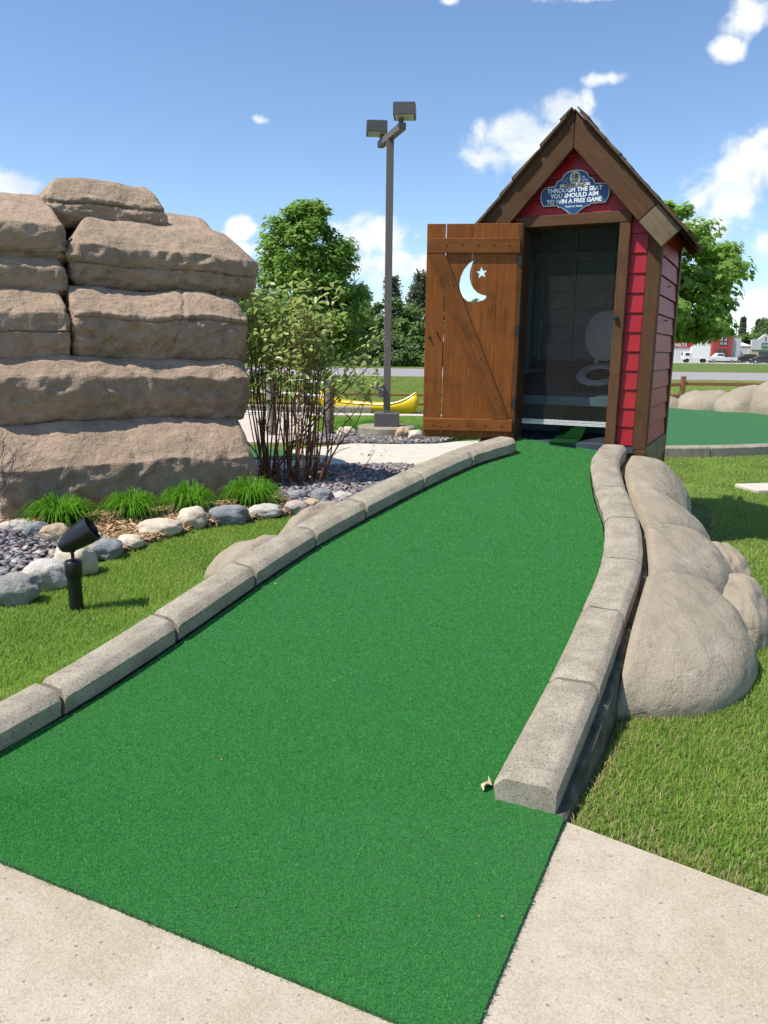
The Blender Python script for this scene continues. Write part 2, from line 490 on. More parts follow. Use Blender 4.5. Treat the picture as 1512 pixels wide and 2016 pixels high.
def tube(P, R, n=8, cap=True):
    P = [Vector(p) for p in P]
    if not hasattr(R, '__len__'): R = [R] * len(P)
    V, F = [], []
    up = Vector((0.13, 0.21, 1)).normalized()
    prev = None
    for i, p in enumerate(P):
        t = (P[min(i + 1, len(P) - 1)] - P[max(i - 1, 0)]).normalized()
        if prev is None:
            a = t.cross(up)
            if a.length < .05: a = t.cross(Vector((1, 0, 0)))
        else:
            a = prev - t * prev.dot(t)
        a.normalize(); prev = a
        b = t.cross(a)
        for k in range(n):
            th = 2 * math.pi * k / n
            V.append(p + (a * math.cos(th) + b * math.sin(th)) * R[i])
    for i in range(len(P) - 1):
        for k in range(n):
            l = (k + 1) % n
            F.append((i * n + k, i * n + l, (i + 1) * n + l, (i + 1) * n + k))
    if cap:
        F.append(tuple(range(n - 1, -1, -1)))
        F.append(tuple(range((len(P) - 1) * n, len(P) * n)))
    return V, F

def lathe(prof, n=20):
    V, F = [], []
    for (r, z) in prof:
        for k in range(n):
            th = 2 * math.pi * k / n
            V.append((r * math.cos(th), r * math.sin(th), z))
    for i in range(len(prof) - 1):
        for k in range(n):
            l = (k + 1) % n
            F.append((i * n + k, i * n + l, (i + 1) * n + l, (i + 1) * n + k))
    F.append(tuple(range(n - 1, -1, -1)))
    F.append(tuple(range((len(prof) - 1) * n, len(prof) * n)))
    return V, F

def prism(poly, y0, y1):
    """outline in x,z pushed from y0 (front) to y1 (back)"""
    n = len(poly)
    V = [(x, y0, z) for x, z in poly] + [(x, y1, z) for x, z in poly]
    F = [tuple(range(n)), tuple(range(2 * n - 1, n - 1, -1))]
    for i in range(n):
        j = (i + 1) % n
        F.append((i, i + n, j + n, j))
    return V, F

def slab_poly(poly, z0, z1):
    """outline in x,y between heights"""
    n = len(poly)
    V = [(x, y, z1) for x, y in poly] + [(x, y, z0) for x, y in poly]
    F = [tuple(range(n)), tuple(range(2 * n - 1, n - 1, -1))]
    for i in range(n):
        j = (i + 1) % n
        F.append((i, i + n, j + n, j))
    return V, F

def fast_mesh(name, V, F, mat, rnd=None, smooth=False):
    """V (n,3) array, F (m,k) index array of equal-sided faces"""
    V = np.asarray(V, np.float32); F = np.asarray(F, np.int32)
    me = bpy.data.meshes.new(name)
    k = F.shape[1]
    me.vertices.add(len(V)); me.vertices.foreach_set('co', V.ravel())
    me.loops.add(F.size); me.loops.foreach_set('vertex_index', F.ravel())
    me.polygons.add(len(F))
    me.polygons.foreach_set('loop_start', np.arange(0, F.size, k, dtype=np.int32))
    if smooth:
        me.polygons.foreach_set('use_smooth', np.ones(len(F), bool))
    if rnd is not None:
        at = me.attributes.new('rnd', 'FLOAT', 'POINT')
        at.data.foreach_set('value', np.asarray(rnd, np.float32))
    me.materials.append(mat)
    me.update(calc_edges=True)
    me.validate()
    return me

def scatter_mesh(name, TV, TF, pos, B, size, mat, rnd):
    """copies template (TV,TF) to pos with basis B (n,3,3 columns) and size (n) or (n,3)"""
    TV = np.asarray(TV, float); n = len(pos)
    size = np.asarray(size, float)
    if size.ndim == 1: size = size[:, None]
    S = TV[None, :, :] * size[:, None, :]
    V = np.einsum('nij,nkj->nki', B, S) + pos[:, None, :]
    F = np.asarray(TF)[None, :, :] + (np.arange(n) * len(TV))[:, None, None]
    return fast_mesh(name, V.reshape(-1, 3), F.reshape(-1, F.shape[2]), mat, np.repeat(rnd, len(TV)))

def basis(nrm, yaw):
    """basis with z = nrm, rotated by yaw round it"""
    n = nrm / np.linalg.norm(nrm, axis=1, keepdims=True)
    a = np.cross(n, np.array([0.31, 0.17, 0.93])); a /= np.linalg.norm(a, axis=1, keepdims=True) + 1e-9
    b = np.cross(n, a)
    c, s_ = np.cos(yaw)[:, None], np.sin(yaw)[:, None]
    x = a * c + b * s_
    y = np.cross(n, x)
    return np.stack([x, y, n], axis=2)

def inpoly(P, poly):
    x, y = P[:, 0], P[:, 1]
    r = np.zeros(len(P), bool)
    n = len(poly)
    for i in range(n):
        x0, y0 = poly[i]; x1, y1 = poly[(i + 1) % n]
        c = ((y0 > y) != (y1 > y)) & (x < (x1 - x0) * (y - y0) / (y1 - y0 + 1e-12) + x0)
        r ^= c
    return r

def seg_dist(P, line):
    d = np.full(len(P), 1e9)
    for (a, b) in zip(line[:-1], line[1:]):
        a = np.array(a[:2]); b = np.array(b[:2]); e = b - a
        t = np.clip(((P - a) @ e) / (e @ e), 0, 1)
        d = np.minimum(d, np.linalg.norm(P - a - t[:, None] * e, axis=1))
    return d

def sst(a, b, x):
    t = np.clip((x - a) / (b - a), 0, 1)
    return t * t * (3 - 2 * t)

def spline(P, per=8):
    P = [np.array(p, float) for p in P]
    Q = [2 * P[0] - P[1]] + P + [2 * P[-1] - P[-2]]
    out = []
    for i in range(1, len(Q) - 2):
        p0, p1, p2, p3 = Q[i - 1:i + 3]
        for k in range(per):
            t = k / per
            out.append(.5 * (2 * p1 + (p2 - p0) * t + (2 * p0 - 5 * p1 + 4 * p2 - p3) * t * t + (3 * p1 - p0 - 3 * p2 + p3) * t ** 3))
    out.append(P[-1])
    return out

def fbm(p, oct=4):
    return mnoise.fractal(Vector(p), 1.0, 2.0, oct)

# ------------------------------------------------------------------ kerb lines (top edges, metres)
R_IN = [(.396, 2.461), (.715, 3.073), (1.001, 3.669), (1.235, 4.195), (1.395, 4.743), (1.463, 5.246), (1.579, 5.825), (1.742, 6.20)]
R_OUT = [(.605, 2.39), (.908, 2.985), (1.186, 3.572), (1.444, 4.138), (1.610, 4.726), (1.686, 5.273), (1.794, 5.821), (1.950, 6.15)]
L_IN = [(-1.68, 2.36), (-1.294, 2.891), (-.971, 3.43), (-.686, 3.964), (-.402, 4.458), (-.112, 4.875), (.287, 5.412), (.681, 5.885), (1.08, 6.23)]
L_OUT = [(-1.85, 2.50), (-1.449, 2.998), (-1.132, 3.55), (-.847, 4.09), (-.559, 4.58), (-.266, 5.03), (.131, 5.56), (.534, 6.05), (.96, 6.42)]

def kerb_z(y):
    return .112 + .2 * max(0.0, y - 2.32)
def turf_z(y):
    t = y - 2.36
    return .012 + .2 * (.5 * (t + math.sqrt(t * t + .01)))

def terr(x, y):
    x = np.asarray(x, float); y = np.asarray(y, float)
    z = np.full(np.broadcast(x, y).shape, -.03)
    z = z - .9 * sst(18, 33, y) * (1 - sst(35, 48, y)) * (1 - sst(3, 9, x))
    P = np.stack([np.broadcast_to(x, z.shape).ravel(), np.broadcast_to(y, z.shape).ravel()], 1)
    d = seg_dist(P, L_OUT).reshape(z.shape)
    bank = np.clip(.2 * (y - 2.32) + .05, 0, .40) * (1 - sst(.0, .55, d)) * (1 - sst(4.1, 4.9, y)) * sst(2.0, 2.5, y)
    left = (x < np.interp(y, [p[1] for p in L_OUT], [p[0] for p in L_OUT]) + .12)
    return z + np.where(left, bank, 0)

# ------------------------------------------------------------------ SETTING: ground, roads, paths
def axis_pts(lo, hi, near0, near1, step):
    pts = list(np.arange(near0, near1 + 1e-6, step))
    s_, p = step, near1
    while p < hi:
        s_ *= 1.22; p += s_; pts.append(min(p, hi))
    s_, p, pre = step, near0, []
    while p > lo:
        s_ *= 1.22; p -= s_; pre.append(max(p, lo))
    return np.array(pre[::-1] + pts)
gx = axis_pts(-900, 900, -4.5, 5, .2)
gy = axis_pts(-60, 1500, 1, 30, .2)
GX, GY = np.meshgrid(gx, gy)
GZ = terr(GX, GY)
nx, ny = len(gx), len(gy)
idx = np.arange(nx * ny).reshape(ny, nx)
gf = np.stack([idx[:-1, :-1], idx[:-1, 1:], idx[1:, 1:], idx[1:, :-1]], 2).reshape(-1, 4)
me = fast_mesh('ground', np.stack([GX, GY, GZ], 2).reshape(-1, 3), gf, M['ground'], smooth=True)
tag(link('ground', me), 'green lawn ground reaching out to the far road and trees', kind='structure')

def surface(name, poly, z0, z1, mat, label=None):
    o = obj(name, *slab_poly(poly, z0, z1), mat)
    tag(o, label, kind='structure')
    return o

def tess_surface(name, poly, mat, lift, step, label=None, thick=.03):
    """an outline laid on the terrain: clipped grid"""
    bm = bmesh.new()
    vs = [bm.verts.new((x, y, 0)) for x, y in poly]
    bm.faces.new(vs)
    xs = [p[0] for p in poly]; ys = [p[1] for p in poly]
    x = min(xs) + step
    while x < max(xs):
        bmesh.ops.bisect_plane(bm, geom=bm.verts[:] + bm.edges[:] + bm.faces[:], plane_co=(x, 0, 0), plane_no=(1, 0, 0)); x += step
    y = min(ys) + step
    while y < max(ys):
        bmesh.ops.bisect_plane(bm, geom=bm.verts[:] + bm.edges[:] + bm.faces[:], plane_co=(0, y, 0), plane_no=(0, 1, 0)); y += step
    co = np.array([v.co[:] for v in bm.verts])
    z = terr(co[:, 0], co[:, 1])
    for v, zz in zip(bm.verts, z):
        v.co.z = zz + lift
    be = [e for e in bm.edges if e.is_boundary]
    r = bmesh.ops.extrude_edge_only(bm, edges=be)
    for g in r['geom']:
        if isinstance(g, bmesh.types.BMVert): g.co.z -= thick + lift
    bmesh.ops.recalc_face_normals(bm, faces=bm.faces)
    me = bpy.data.meshes.new(name); bm.to_mesh(me); bm.free()
    me.materials.append(mat)
    o = link(name, me)
    if label: o['label'] = label
    o['kind'] = 'structure'
    return o

TURF_P, TURF_Q, TURF_R = (-1.85, 2.44), (.21, 1.4875), (.637, 2.382)
walk = [(-7, 4.95), TURF_P, (-1.7, 2.5), (.3, 2.5), (.655, 2.40), (1.174, 2.03), (4.2, .02), (4.2, -3), (-7, -3)]
# walkway in two pours that meet under the putting surface
surface('walkway', [(-7, 4.9), (-1.85, 2.46), (.2, 1.53), (.2, -3), (-7, -3)], -.12, .0, M['walk'], 'pale speckled concrete walkway along the near edge of the green')
surface('walkway', [(.206, 1.53), (.60, 2.36), (.652, 2.392), (1.174, 2.03), (2.6, 1.08), (4.2, .02), (4.2, -3), (.206, -3)], -.12, .0, M['walk'], 'pale speckled concrete walkway to the right of the green')

# the putting surface
Lb = [TURF_P, (-1.78, 2.47), (-1.70, 2.50)] + L_IN[1:] + [(1.10, 6.45), (1.152, 6.664)]
Rb = [TURF_Q, TURF_R, (.42, 2.50)] + R_IN[1:] + [(1.80, 6.27), (1.83, 6.336)]
n_ = min(len(Lb), len(Rb))
Lr, Rr = [], []
def resample(P, n):
    P = np.array(P); d = np.r_[0, np.cumsum(np.linalg.norm(np.diff(P, axis=0), axis=1))]
    t = np.linspace(0, d[-1], n)
    return np.stack([np.interp(t, d, P[:, 0]), np.interp(t, d, P[:, 1])], 1)
head_l = [np.array(Lb[0]), np.array(Lb[1]), np.array(Lb[2])]
head_r = [np.array(Rb[0]), np.array(Rb[1]), np.array(Rb[2])]
rowsL, rowsR = [], []
for i in range(2):
    for k in range(10):
        t = k / 10
        rowsL.append(head_l[i] * (1 - t) + head_l[i + 1] * t); rowsR.append(head_r[i] * (1 - t) + head_r[i + 1] * t)
bodyL = resample([tuple(p) for p in spline(Lb[2:-2], 8)] + Lb[-2:], 90)
bodyR = resample([tuple(p) for p in spline(Rb[2:-2], 8)] + Rb[-2:], 90)
rowsL += list(bodyL); rowsR += list(bodyR)
MC = 30
TV, TF = [], []
for a, b in zip(rowsL, rowsR):
    for k in range(MC + 1):
        p = a * (1 - k / MC) + b * (k / MC)
        TV.append((p[0], p[1], turf_z(p[1])))
nr = len(rowsL)
for i in range(nr - 1):
    for k in range(MC):
        q = i * (MC + 1) + k
        TF.append((q, q + 1, q + MC + 2, q + MC + 1))
# edge of the mat along the walkway
base = len(TV)
edge = list(range(0, MC + 1)) + [i * (MC + 1) + MC for i in range(1, 12)]
for e in edge:
    v = TV[e]; TV.append((v[0], v[1], -.004))
for i in range(len(edge) - 1):
    TF.append((edge[i], base + i, base + i + 1, edge[i + 1]))
tag(obj('putting_green', TV, TF, M['turf'], smooth=True, sharp=50), 'long green artificial turf ramp rising to the outhouse door', kind='structure')

# frayed tufts along the cut edge
def turf_fringe():
    P = []
    for (a, b, n) in ((TURF_P, TURF_Q, 1500), (TURF_Q, TURF_R, 700)):
        t = RNG.random(n)
        P.append(np.array(a)[None] * (1 - t[:, None]) + np.array(b)[None] * t[:, None] + RNG.normal(0, .004, (n, 2)))
    P = np.concatenate(P); n = len(P)
    pos = np.stack([P[:, 0], P[:, 1], np.full(n, .006)], 1)
    nr_ = np.stack([RNG.normal(0, .6, n), RNG.normal(0, .6, n) - .3, np.ones(n)], 1)
    B = basis(nr_, RNG.random(n) * 6.28)
    me = scatter_mesh('turf_fringe', [(-.1, 0, 0), (.1, 0, 0), (0, 0, 1)], [(0, 1, 2)], pos, B, .010 + .006 * RNG.random(n), M['turf'], RNG.random(n))
    tag(link('turf_fringe', me), 'frayed cut edge of the turf mat', kind='stuff')
turf_fringe()

# short fibres standing on the mat
def turf_fibres():
    L_ = np.array(rowsL); R_ = np.array(rowsR)
    ar = []
    for i in range(len(L_) - 1):
        a, b, c, d = L_[i], R_[i], R_[i + 1], L_[i + 1]
        ar.append(.5 * abs((c[0] - a[0]) * (d[1] - b[1]) - (c[1] - a[1]) * (d[0] - b[0])))
    ar = np.array(ar); ymid = .25 * (L_[:-1, 1] + R_[:-1, 1] + L_[1:, 1] + R_[1:, 1])
    dens = 60000 * np.clip(2.6 / np.maximum(ymid, 2.6), 0, 1) ** 1.5
    n = (ar * dens).astype(int)
    ii = np.repeat(np.arange(len(ar)), n); m_ = len(ii)
    s_, t_ = RNG.random(m_)[:, None], RNG.random(m_)[:, None]
    P = (L_[ii] * (1 - s_) + R_[ii] * s_) * (1 - t_) + (L_[ii + 1] * (1 - s_) + R_[ii + 1] * s_) * t_
    y = P[:, 1]; tt = y - 2.36
    z = .012 + .2 * (.5 * (tt + np.sqrt(tt * tt + .01))) - .003
    pos = np.stack([P[:, 0], y, z], 1)
    far = np.maximum(1, y / 2.6) ** .8
    nr_ = np.stack([RNG.normal(0, .6, m_), RNG.normal(0, .6, m_) - .1, np.ones(m_)], 1)
    B_ = basis(nr_, RNG.random(m_) * 6.283)
    sz = np.stack([.0016 * far, .0016 * far, .008 + .006 * RNG.random(m_)], 1)
    me = scatter_mesh('turf_fibres', [(-1, 0, 0), (1, 0, 0), (.2, 0, 1)], [(0, 1, 2)], pos, B_, sz, M['fibre'], RNG.random(m_))
    tag(link('turf_fibres', me), 'short green fibres of the turf mat', kind='stuff')
M['fibre'] = mat_leaf('turf_fibre', (.012, .15, .017), (.10, .50, .098), .3, .55, spec=.25)
turf_fibres()

# far roads and lots
surface('road', [(-300, 49.5), (300, 49.5), (300, 71), (-300, 71)], -.06, .0, M['road'], 'grey asphalt road crossing behind the course')
surface('parking_lot', [(30, 141), (260, 141), (260, 168), (30, 168)], -.06, .0, M['lot'], 'pale parking lot in front of the far shops')
tess_surface('path', [(-2.6, 10.0), (-1.2, 10.45), (-.838, 10.70), (.166, 10.88), (.62, 10.75), (1.5, 9.5), (4.2, 11.5), (3.2, 14.6), (2.2, 14.7), (.9, 13.5), (.1, 13.35), (-.55, 13.4), (-1.609, 12.3), (-2.6, 12.1)], M['path'], .03, .8, 'pale concrete path passing behind the outhouse')
tess_surface('path', [(-7, 19.3), (6, 20.2), (6, 21.9), (-7, 21.2)], M['path'], .03, 1.0, 'narrow concrete path in front of the canoe')
tess_surface('path', [(-4.6, 13.4), (-1.75, 13.4), (-1.5, 14.2), (-1.45, 16.0), (-1.9, 19.6), (-4.6, 19.6)], mat_var('pink_concrete', (.50, .41, .34), (.58, .49, .41), 3, .9, .2, 50, world=True), .03, .8, 'pinkish concrete path behind the red stemmed shrub')

# ------------------------------------------------------------------ kerbs made of blocks
def kerb(name, label, IN, OUT, side, zf=kerb_z, drop=.11, per=8, c=.028, outer_drop=.13):
    root = empty(name, (IN[0][0], IN[0][1], 0))
    tag(root, label, kind='structure')
    off = Vector((IN[0][0], IN[0][1], 0))
    I = spline(IN, per); O = spline(OUT, per)
    nb = len(IN) - 1
    for bidx in range(nb):
        s0, s1 = bidx * per, (bidx + 1) * per
        V, F = [], []
        st = list(range(s0, s1 + 1))
        L = np.linalg.norm(I[s1] - I[s0])
        jit = [random.uniform(-.004, .004) for _ in range(3)]
        gap = .010 / L
        sub = []
        for k in range(len(st)):
            i = st[k]
            a, b = I[i].copy(), O[i].copy()
            if k == 0: a += (I[i + 1] - I[i]) * gap * per; b += (O[i + 1] - O[i]) * gap * per
            if k == len(st) - 1: a -= (I[i] - I[i - 1]) * gap * per; b -= (O[i] - O[i - 1]) * gap * per
            sub.append((a, b, k))
        # extra rounded ends
        def sec(a, b, endk):
            w = b - a; wl = np.linalg.norm(w); w = w / wl
            za, zb = zf(a[1]) + jit[0], zf(b[1]) + jit[1]
            zm = .5 * (za + zb)
            e = endk
            pts = [(a + w * .010, zm - drop), (a, zm - .036 - e), (a + w * (.030 + e * .3), zm - .004 - e), (a + w * (.042 + e), zm - e), ((a + b) / 2, zm + .001 - e), (b - w * (.036 + e), zm - e), (b - w * (.026 + e * .3), zm - .003 - e), (b, zm - .030 - e), (b, zm - outer_drop)]
            out = []
            for (p, z) in pts:
                nz = .0035 * fbm((p[0] * 14, p[1] * 14, z * 14), 3)
                out.append((p[0] + nz - off.x, p[1] + nz * .6 - off.y, z + nz))
            return out
        nps = 9
        secs = []
        d0 = (sub[1][0] - sub[0][0]); d1 = (sub[1][1] - sub[0][1])
        secs.append(sec(sub[0][0], sub[0][1], .009))
        r = .012 / np.linalg.norm(d0)
        secs.append(sec(sub[0][0] + d0 * r, sub[0][1] + d1 * r, 0))
        for k in range(1, len(sub) - 1):
            secs.append(sec(sub[k][0], sub[k][1], 0))
        d0 = (sub[-2][0] - sub[-1][0]); d1 = (sub[-2][1] - sub[-1][1])
        r = .012 / np.linalg.norm(d0)
        secs.append(sec(sub[-1][0] + d0 * r, sub[-1][1] + d1 * r, 0))
        secs.append(sec(sub[-1][0], sub[-1][1], .009))
        for sct in secs: V += sct
        for k in range(len(secs) - 1):
            for j in range(nps):
                l = (j + 1) % nps
                q = k * nps
                F.append((q + j, q + nps + j, q + nps + l, q + l) if side > 0 else (q + j, q + l, q + nps + l, q + nps + j))
        F.append(tuple(range(nps))); F.append(tuple(range((len(secs) - 1) * nps, len(secs) * nps)))
        o = obj('kerb_block', V, F, M['kerb'], root, smooth=True, sharp=35)
    return root, I, O

kr, RI, RO = kerb('kerb', 'curving concrete kerb of blocks along the right side of the green', R_IN, R_OUT, 1)
kl, LI, LO = kerb('kerb', 'straight concrete kerb of blocks along the left side of the green', L_IN, L_OUT, -1)

# retaining wall that carries each kerb
def kerb_wall(root, I, O, out, z_off, z0, name='retaining_wall'):
    off = root.location
    V, F = [], []
    n = len(I)
    for a, b in zip(I, O):
        w = (b - a) / np.linalg.norm(b - a)
        z = kerb_z((a[1] + b[1]) / 2)
        for p, zz in ((a + w * .03, z0), (a + w * .03, z - z_off), (b + w * (out - .012), z - z_off), (b + w * out, z - z_off - .015), (b + w * (out + .02), z0)):
            nz = .006 * fbm((p[0] * 7, p[1] * 7, zz * 7), 3)
            V.append((p[0] + nz - off.x, p[1] - off.y, zz))
    for k in range(n - 1):
        for j in range(5):
            l = (j + 1) % 5
            F.append((k * 5 + j, k * 5 + l, k * 5 + 5 + l, k * 5 + 5 + j))
    F.append(tuple(range(5))); F.append(tuple(range((n - 1) * 5, n * 5)))
    bm = bmesh.new(); vs = [bm.verts.new(v) for v in V]
    for f in F: bm.faces.new([vs[i] for i in f])
    bmesh.ops.recalc_face_normals(bm, faces=bm.faces)
    me = bpy.data.meshes.new(name); bm.to_mesh(me); bm.free(); me.materials.append(M['wall'])
    link(name, me, root)
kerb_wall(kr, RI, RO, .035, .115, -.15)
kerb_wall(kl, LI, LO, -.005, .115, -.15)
for rt in (kr, kl):
    pass

# ------------------------------------------------------------------ ROCK FORMATION (left)
RP0 = np.array([-3.536, 6.884]); RE = np.array([.848, .530]); RV = np.array([-.530, .848])
rock_root = empty('rock_formation', (RP0[0], RP0[1], 0), 0, 'large layered tan rock formation of stacked sandstone slabs left of the green', 'rock')

def ring_rect(u0, u1, v0, v1, r, n):
    """closed outline with a fixed share of points on every side and corner, so that shrunken copies stay in step"""
    nc = max(6, n // 14); ns = (n - 4 * nc) // 4
    cs = [((u0, v0), r[0], 180, (1, 1)), ((u1, v0), r[1], 270, (-1, 1)), ((u1, v1), r[2], 0, (-1, -1)), ((u0, v1), r[3], 90, (1, -1))]
    arcs = []
    for cc, q, a0, sg in cs:
        c = (cc[0] + sg[0] * q, cc[1] + sg[1] * q)
        arcs.append([(c[0] + q * math.cos(rad(a0 + 90 * k / (nc - 1))), c[1] + q * math.sin(rad(a0 + 90 * k / (nc - 1)))) for k in range(nc)])
    P, Nn = [], []
    for i in range(4):
        a, b = arcs[i], arcs[(i + 1) % 4]
        for k, p in enumerate(a):
            P.append(p); th = rad(cs[i][2] + 90 * k / (nc - 1)); Nn.append((math.cos(th), math.sin(th)))
        nn = Nn[-1]
        for k in range(1, ns + 1):
            t = k / (ns + 1)
            P.append((a[-1][0] + (b[0][0] - a[-1][0]) * t, a[-1][1] + (b[0][1] - a[-1][1]) * t)); Nn.append(nn)
    return np.array(P), np.array(Nn)

def rounded_rect(u0, u1, v0, v1, r, n):
    """closed outline, n points, starting front left, r = corner radii (front left, front right, back right, back left)"""
    pts = []
    cs = [((u0, v0), r[0], 180), ((u1, v0), r[1], 270), ((u1, v1), r[2], 0), ((u0, v1), r[3], 90)]
    sx = [(1, 1), (-1, 1), (-1, -1), (1, -1)]
    for (cc, rr_, a0), (sx_, sy_) in zip(cs, sx):
        c = (cc[0] + sx_ * rr_, cc[1] + sy_ * rr_)
        for k in range(9):
            a = rad(a0 + 90 * k / 8)
            pts.append((c[0] + rr_ * math.cos(a), c[1] + rr_ * math.sin(a)))
    P = np.array(pts + [pts[0]])
    d = np.r_[0, np.cumsum(np.linalg.norm(np.diff(P, axis=0), axis=1))]
    t = np.linspace(0, d[-1], n + 1)[:-1]
    return np.stack([np.interp(t, d, P[:, 0]), np.interp(t, d, P[:, 1])], 1)

def rock_slab(u0, u1, v0, v1, z0, z1, z2, r=(.15, .25, .3, .3), slope=.8, cracks=(), seams=(), lean=.06, tiltu=0.0, amp=1.0, n=400, endslope=.15):
    out, nrm_ = ring_rect(u0, u1, v0, v1, r, n); n = len(out)
    H = z1 - z0
    rings = [(z0 - .02, .20), (z0, .13), (z0 + .03, .10)]
    m_ = 13
    for k in range(1, m_):
        t = k / m_
        rings.append((z0 + .03 + (H - .08) * t, -.025 * math.sin(math.pi * t) + .095 * (1 - t) ** 1.2 + lean * t))
    rings += [(z1 - .03, lean), (z1 - .008, lean + .006), (z1, lean + .022)]
    for zc in cracks:
        for dz, ins in ((-.016, 0), (-.004, .03), (.004, .032), (.016, 0)):
            t = (zc - z0 - .03) / (H - .08)
            rings.append((zc + dz, -.025 * math.sin(math.pi * t) + .095 * max(0, 1 - t) ** 1.2 + lean * t + ins))
        rings.sort()
    nb = 12
    dz2 = z2 - z1
    for k in range(1, nb + 1):
        t = k / nb
        rings.append((z1 + dz2 * (1 - (1 - t) ** 1.25), lean + .022 + dz2 / slope * t))
    V = []
    ctr = out.mean(0)
    for (z, ins) in rings:
        side_ins = .3 * ins if z <= z1 else .3 * (lean + .022) + (ins - lean - .022) * endslope
        cap = min((u1 - u0) * .45, side_ins)
        ring, _ = ring_rect(u0 + cap, u1 - cap, v0 + ins, v1 - .02, [max(.03, q - ins * .4) for q in r], n)
        for i in range(n):
            p = ring[i]
            X = RP0 + RE * p[0] + RV * p[1]
            zz = z + tiltu * (p[0] - u0)
            q = (X[0], X[1], zz)
            big = fbm((q[0] * 1.1, q[1] * 1.1, q[2] * 1.6 + z0 * 5), 3)
            med = fbm((q[0] * 4 + 9, q[1] * 4, q[2] * 7), 4)
            fin = abs(fbm((q[0] * 5, q[1] * 5, q[2] * 8 + 4), 5)) * 2 - .6
            topness = min(1, max(0, (z - z1) / .1 + .4))
            d = ((.05 * big + .035 * med) * (1 - .75 * topness) - .032 * fin * (1 - topness)) * amp
            dz = (.015 * big + .012 * med) * amp * topness + .04 * fbm((p[0] * 1.6, z0 * 3, 7), 2) * amp
            for (us, ue, zs, ze) in seams:
                if zs - .02 <= z <= ze + .02:
                    tt = (z - zs) / (ze - zs + 1e-6)
                    uc = us + (ue - us) * tt + .012 * math.sin(z * 40)
                    g = math.exp(-((p[0] - uc) / .014) ** 2)
                    if p[1] < v0 + (v1 - v0) * .45:
                        d -= .03 * g
            nn = RE * nrm_[i][0] + RV * nrm_[i][1]
            V.append((X[0] + nn[0] * d - RP0[0], X[1] + nn[1] * d - RP0[1], zz + dz))
    F = []
    for k in range(len(rings) - 1):
        for i in range(n):
            j = (i + 1) % n
            F.append((k * n + i, k * n + j, (k + 1) * n + j, (k + 1) * n + i))
    F.append(tuple(range((len(rings) - 1) * n, len(rings) * n)))
    return obj('rock_slab', V, F, M['rock'], rock_root, smooth=True)

rock_slab(-.02, 2.60, 0.0, 3.0, -.12, .49, .86, (.10, .26, .5, .3), .80, seams=((1.22, 1.26, .0, .9),), lean=.01)
rock_slab(-.02, 2.74, .43, 3.0, .82, 1.30, 1.47, (.1, .26, .5, .3), .80, seams=((1.60, 1.30, .85, 1.5),), lean=.0)
rock_slab(-1.6, .85, .60, 3.0, 1.41, 1.92, 2.16, (.1, .06, .3, .3), .80, cracks=(1.73,), lean=.02)
rock_slab(.86, 2.84, .61, 3.0, 1.44, 1.94, 2.20, (.12, .36, .5, .3), .80, cracks=(1.87,), seams=((1.85, 2.1, 1.5, 2.2),), lean=.0)
rock_slab(-1.7, .86, .89, 3.0, 2.09, 2.39, 2.48, (.1, .08, .3, .3), .80, lean=.02)
rock_slab(-1.8, .93, .94, 3.0, 2.43, 2.79, 3.15, (.1, .14, .3, .3), .62, endslope=.25, cracks=(2.52,), lean=.03)
rock_slab(.97, 3.10, .93, 3.1, 2.21, 2.63, 2.99, (.08, .40, .7, .3), .66, endslope=.55, cracks=(2.43,), lean=.02)
rock_slab(.82, 2.15, 1.40, 3.0, 2.90, 3.19, 3.42, (.12, .14, .3, .3), .9, cracks=(3.12,), endslope=.6, lean=.08, amp=.8)
rock_slab(1.2, 3.02, 1.65, 3.2, 2.4, 2.92, 3.26, (.2, .4, .5, .3), .5, lean=.1)
# the body of the formation behind the slabs
V, F = [], []
core = rounded_rect(-1.4, 2.55, 1.2, 3.3, (.3, .35, .4, .4), 90)
for z in np.linspace(-.1, 2.7, 24):
    for p in core:
        X = RE * p[0] + RV * p[1]
        q = (X[0] * 1.2, X[1] * 1.2, z * 2)
        sh = .06 * fbm(q, 3) - .10 * max(0, z - 1.2)
        c_ = (p - np.array([.8, 2.0])); c_ /= np.linalg.norm(c_)
        p2 = p + c_ * sh
        X = RE * p2[0] + RV * p2[1]
        V.append((X[0], X[1], z))
for k in range(23):
    for i in range(90):
        j = (i + 1) % 90
        F.append((k * 90 + i, k * 90 + j, k * 90 + 90 + j, k * 90 + 90 + i))
F.append(tuple(range(23 * 90, 24 * 90)))
obj('rock_core', V, F, M['rock'], rock_root, smooth=True)

# ------------------------------------------------------------------ BOULDERS and bed stones
def boulder(name, x, y, rx, ry, rz, mat, label, cat='rock', yaw=0.0, seed=0, zc=.0, group=None, lumps=.16, sub=5, sq=2.4, tilt=(0, 0), fine=.02):
    bm = bmesh.new()
    bmesh.ops.create_icosphere(bm, subdivisions=sub, radius=1.0)
    R = Matrix.Rotation(yaw, 3, 'Z') @ Matrix.Rotation(tilt[0], 3, 'X') @ Matrix.Rotation(tilt[1], 3, 'Y')
    for v in bm.verts:
        c = v.co.normalized()
        k = (abs(c.x) ** sq + abs(c.y) ** sq + abs(c.z) ** sq) ** (-1 / sq)
        d = 1 + lumps * fbm((c.x * 1.3 + seed * 3.1, c.y * 1.3, c.z * 1.3), 3) + fine * fbm((c.x * 6 + seed, c.y * 6, c.z * 6), 4)
        p = c * k * d
        v.co = R @ Vector((p.x * rx, p.y * ry, p.z * rz))
    me = bpy.data.meshes.new(name); bm.to_mesh(me); bm.free()
    me.polygons.foreach_set('use_smooth', [True] * len(me.polygons))
    me.materials.append(mat)
    g = float(terr(x, y)) + .03
    o = link(name, me, None, (x, y, g + zc))
    return tag(o, label, cat, group)

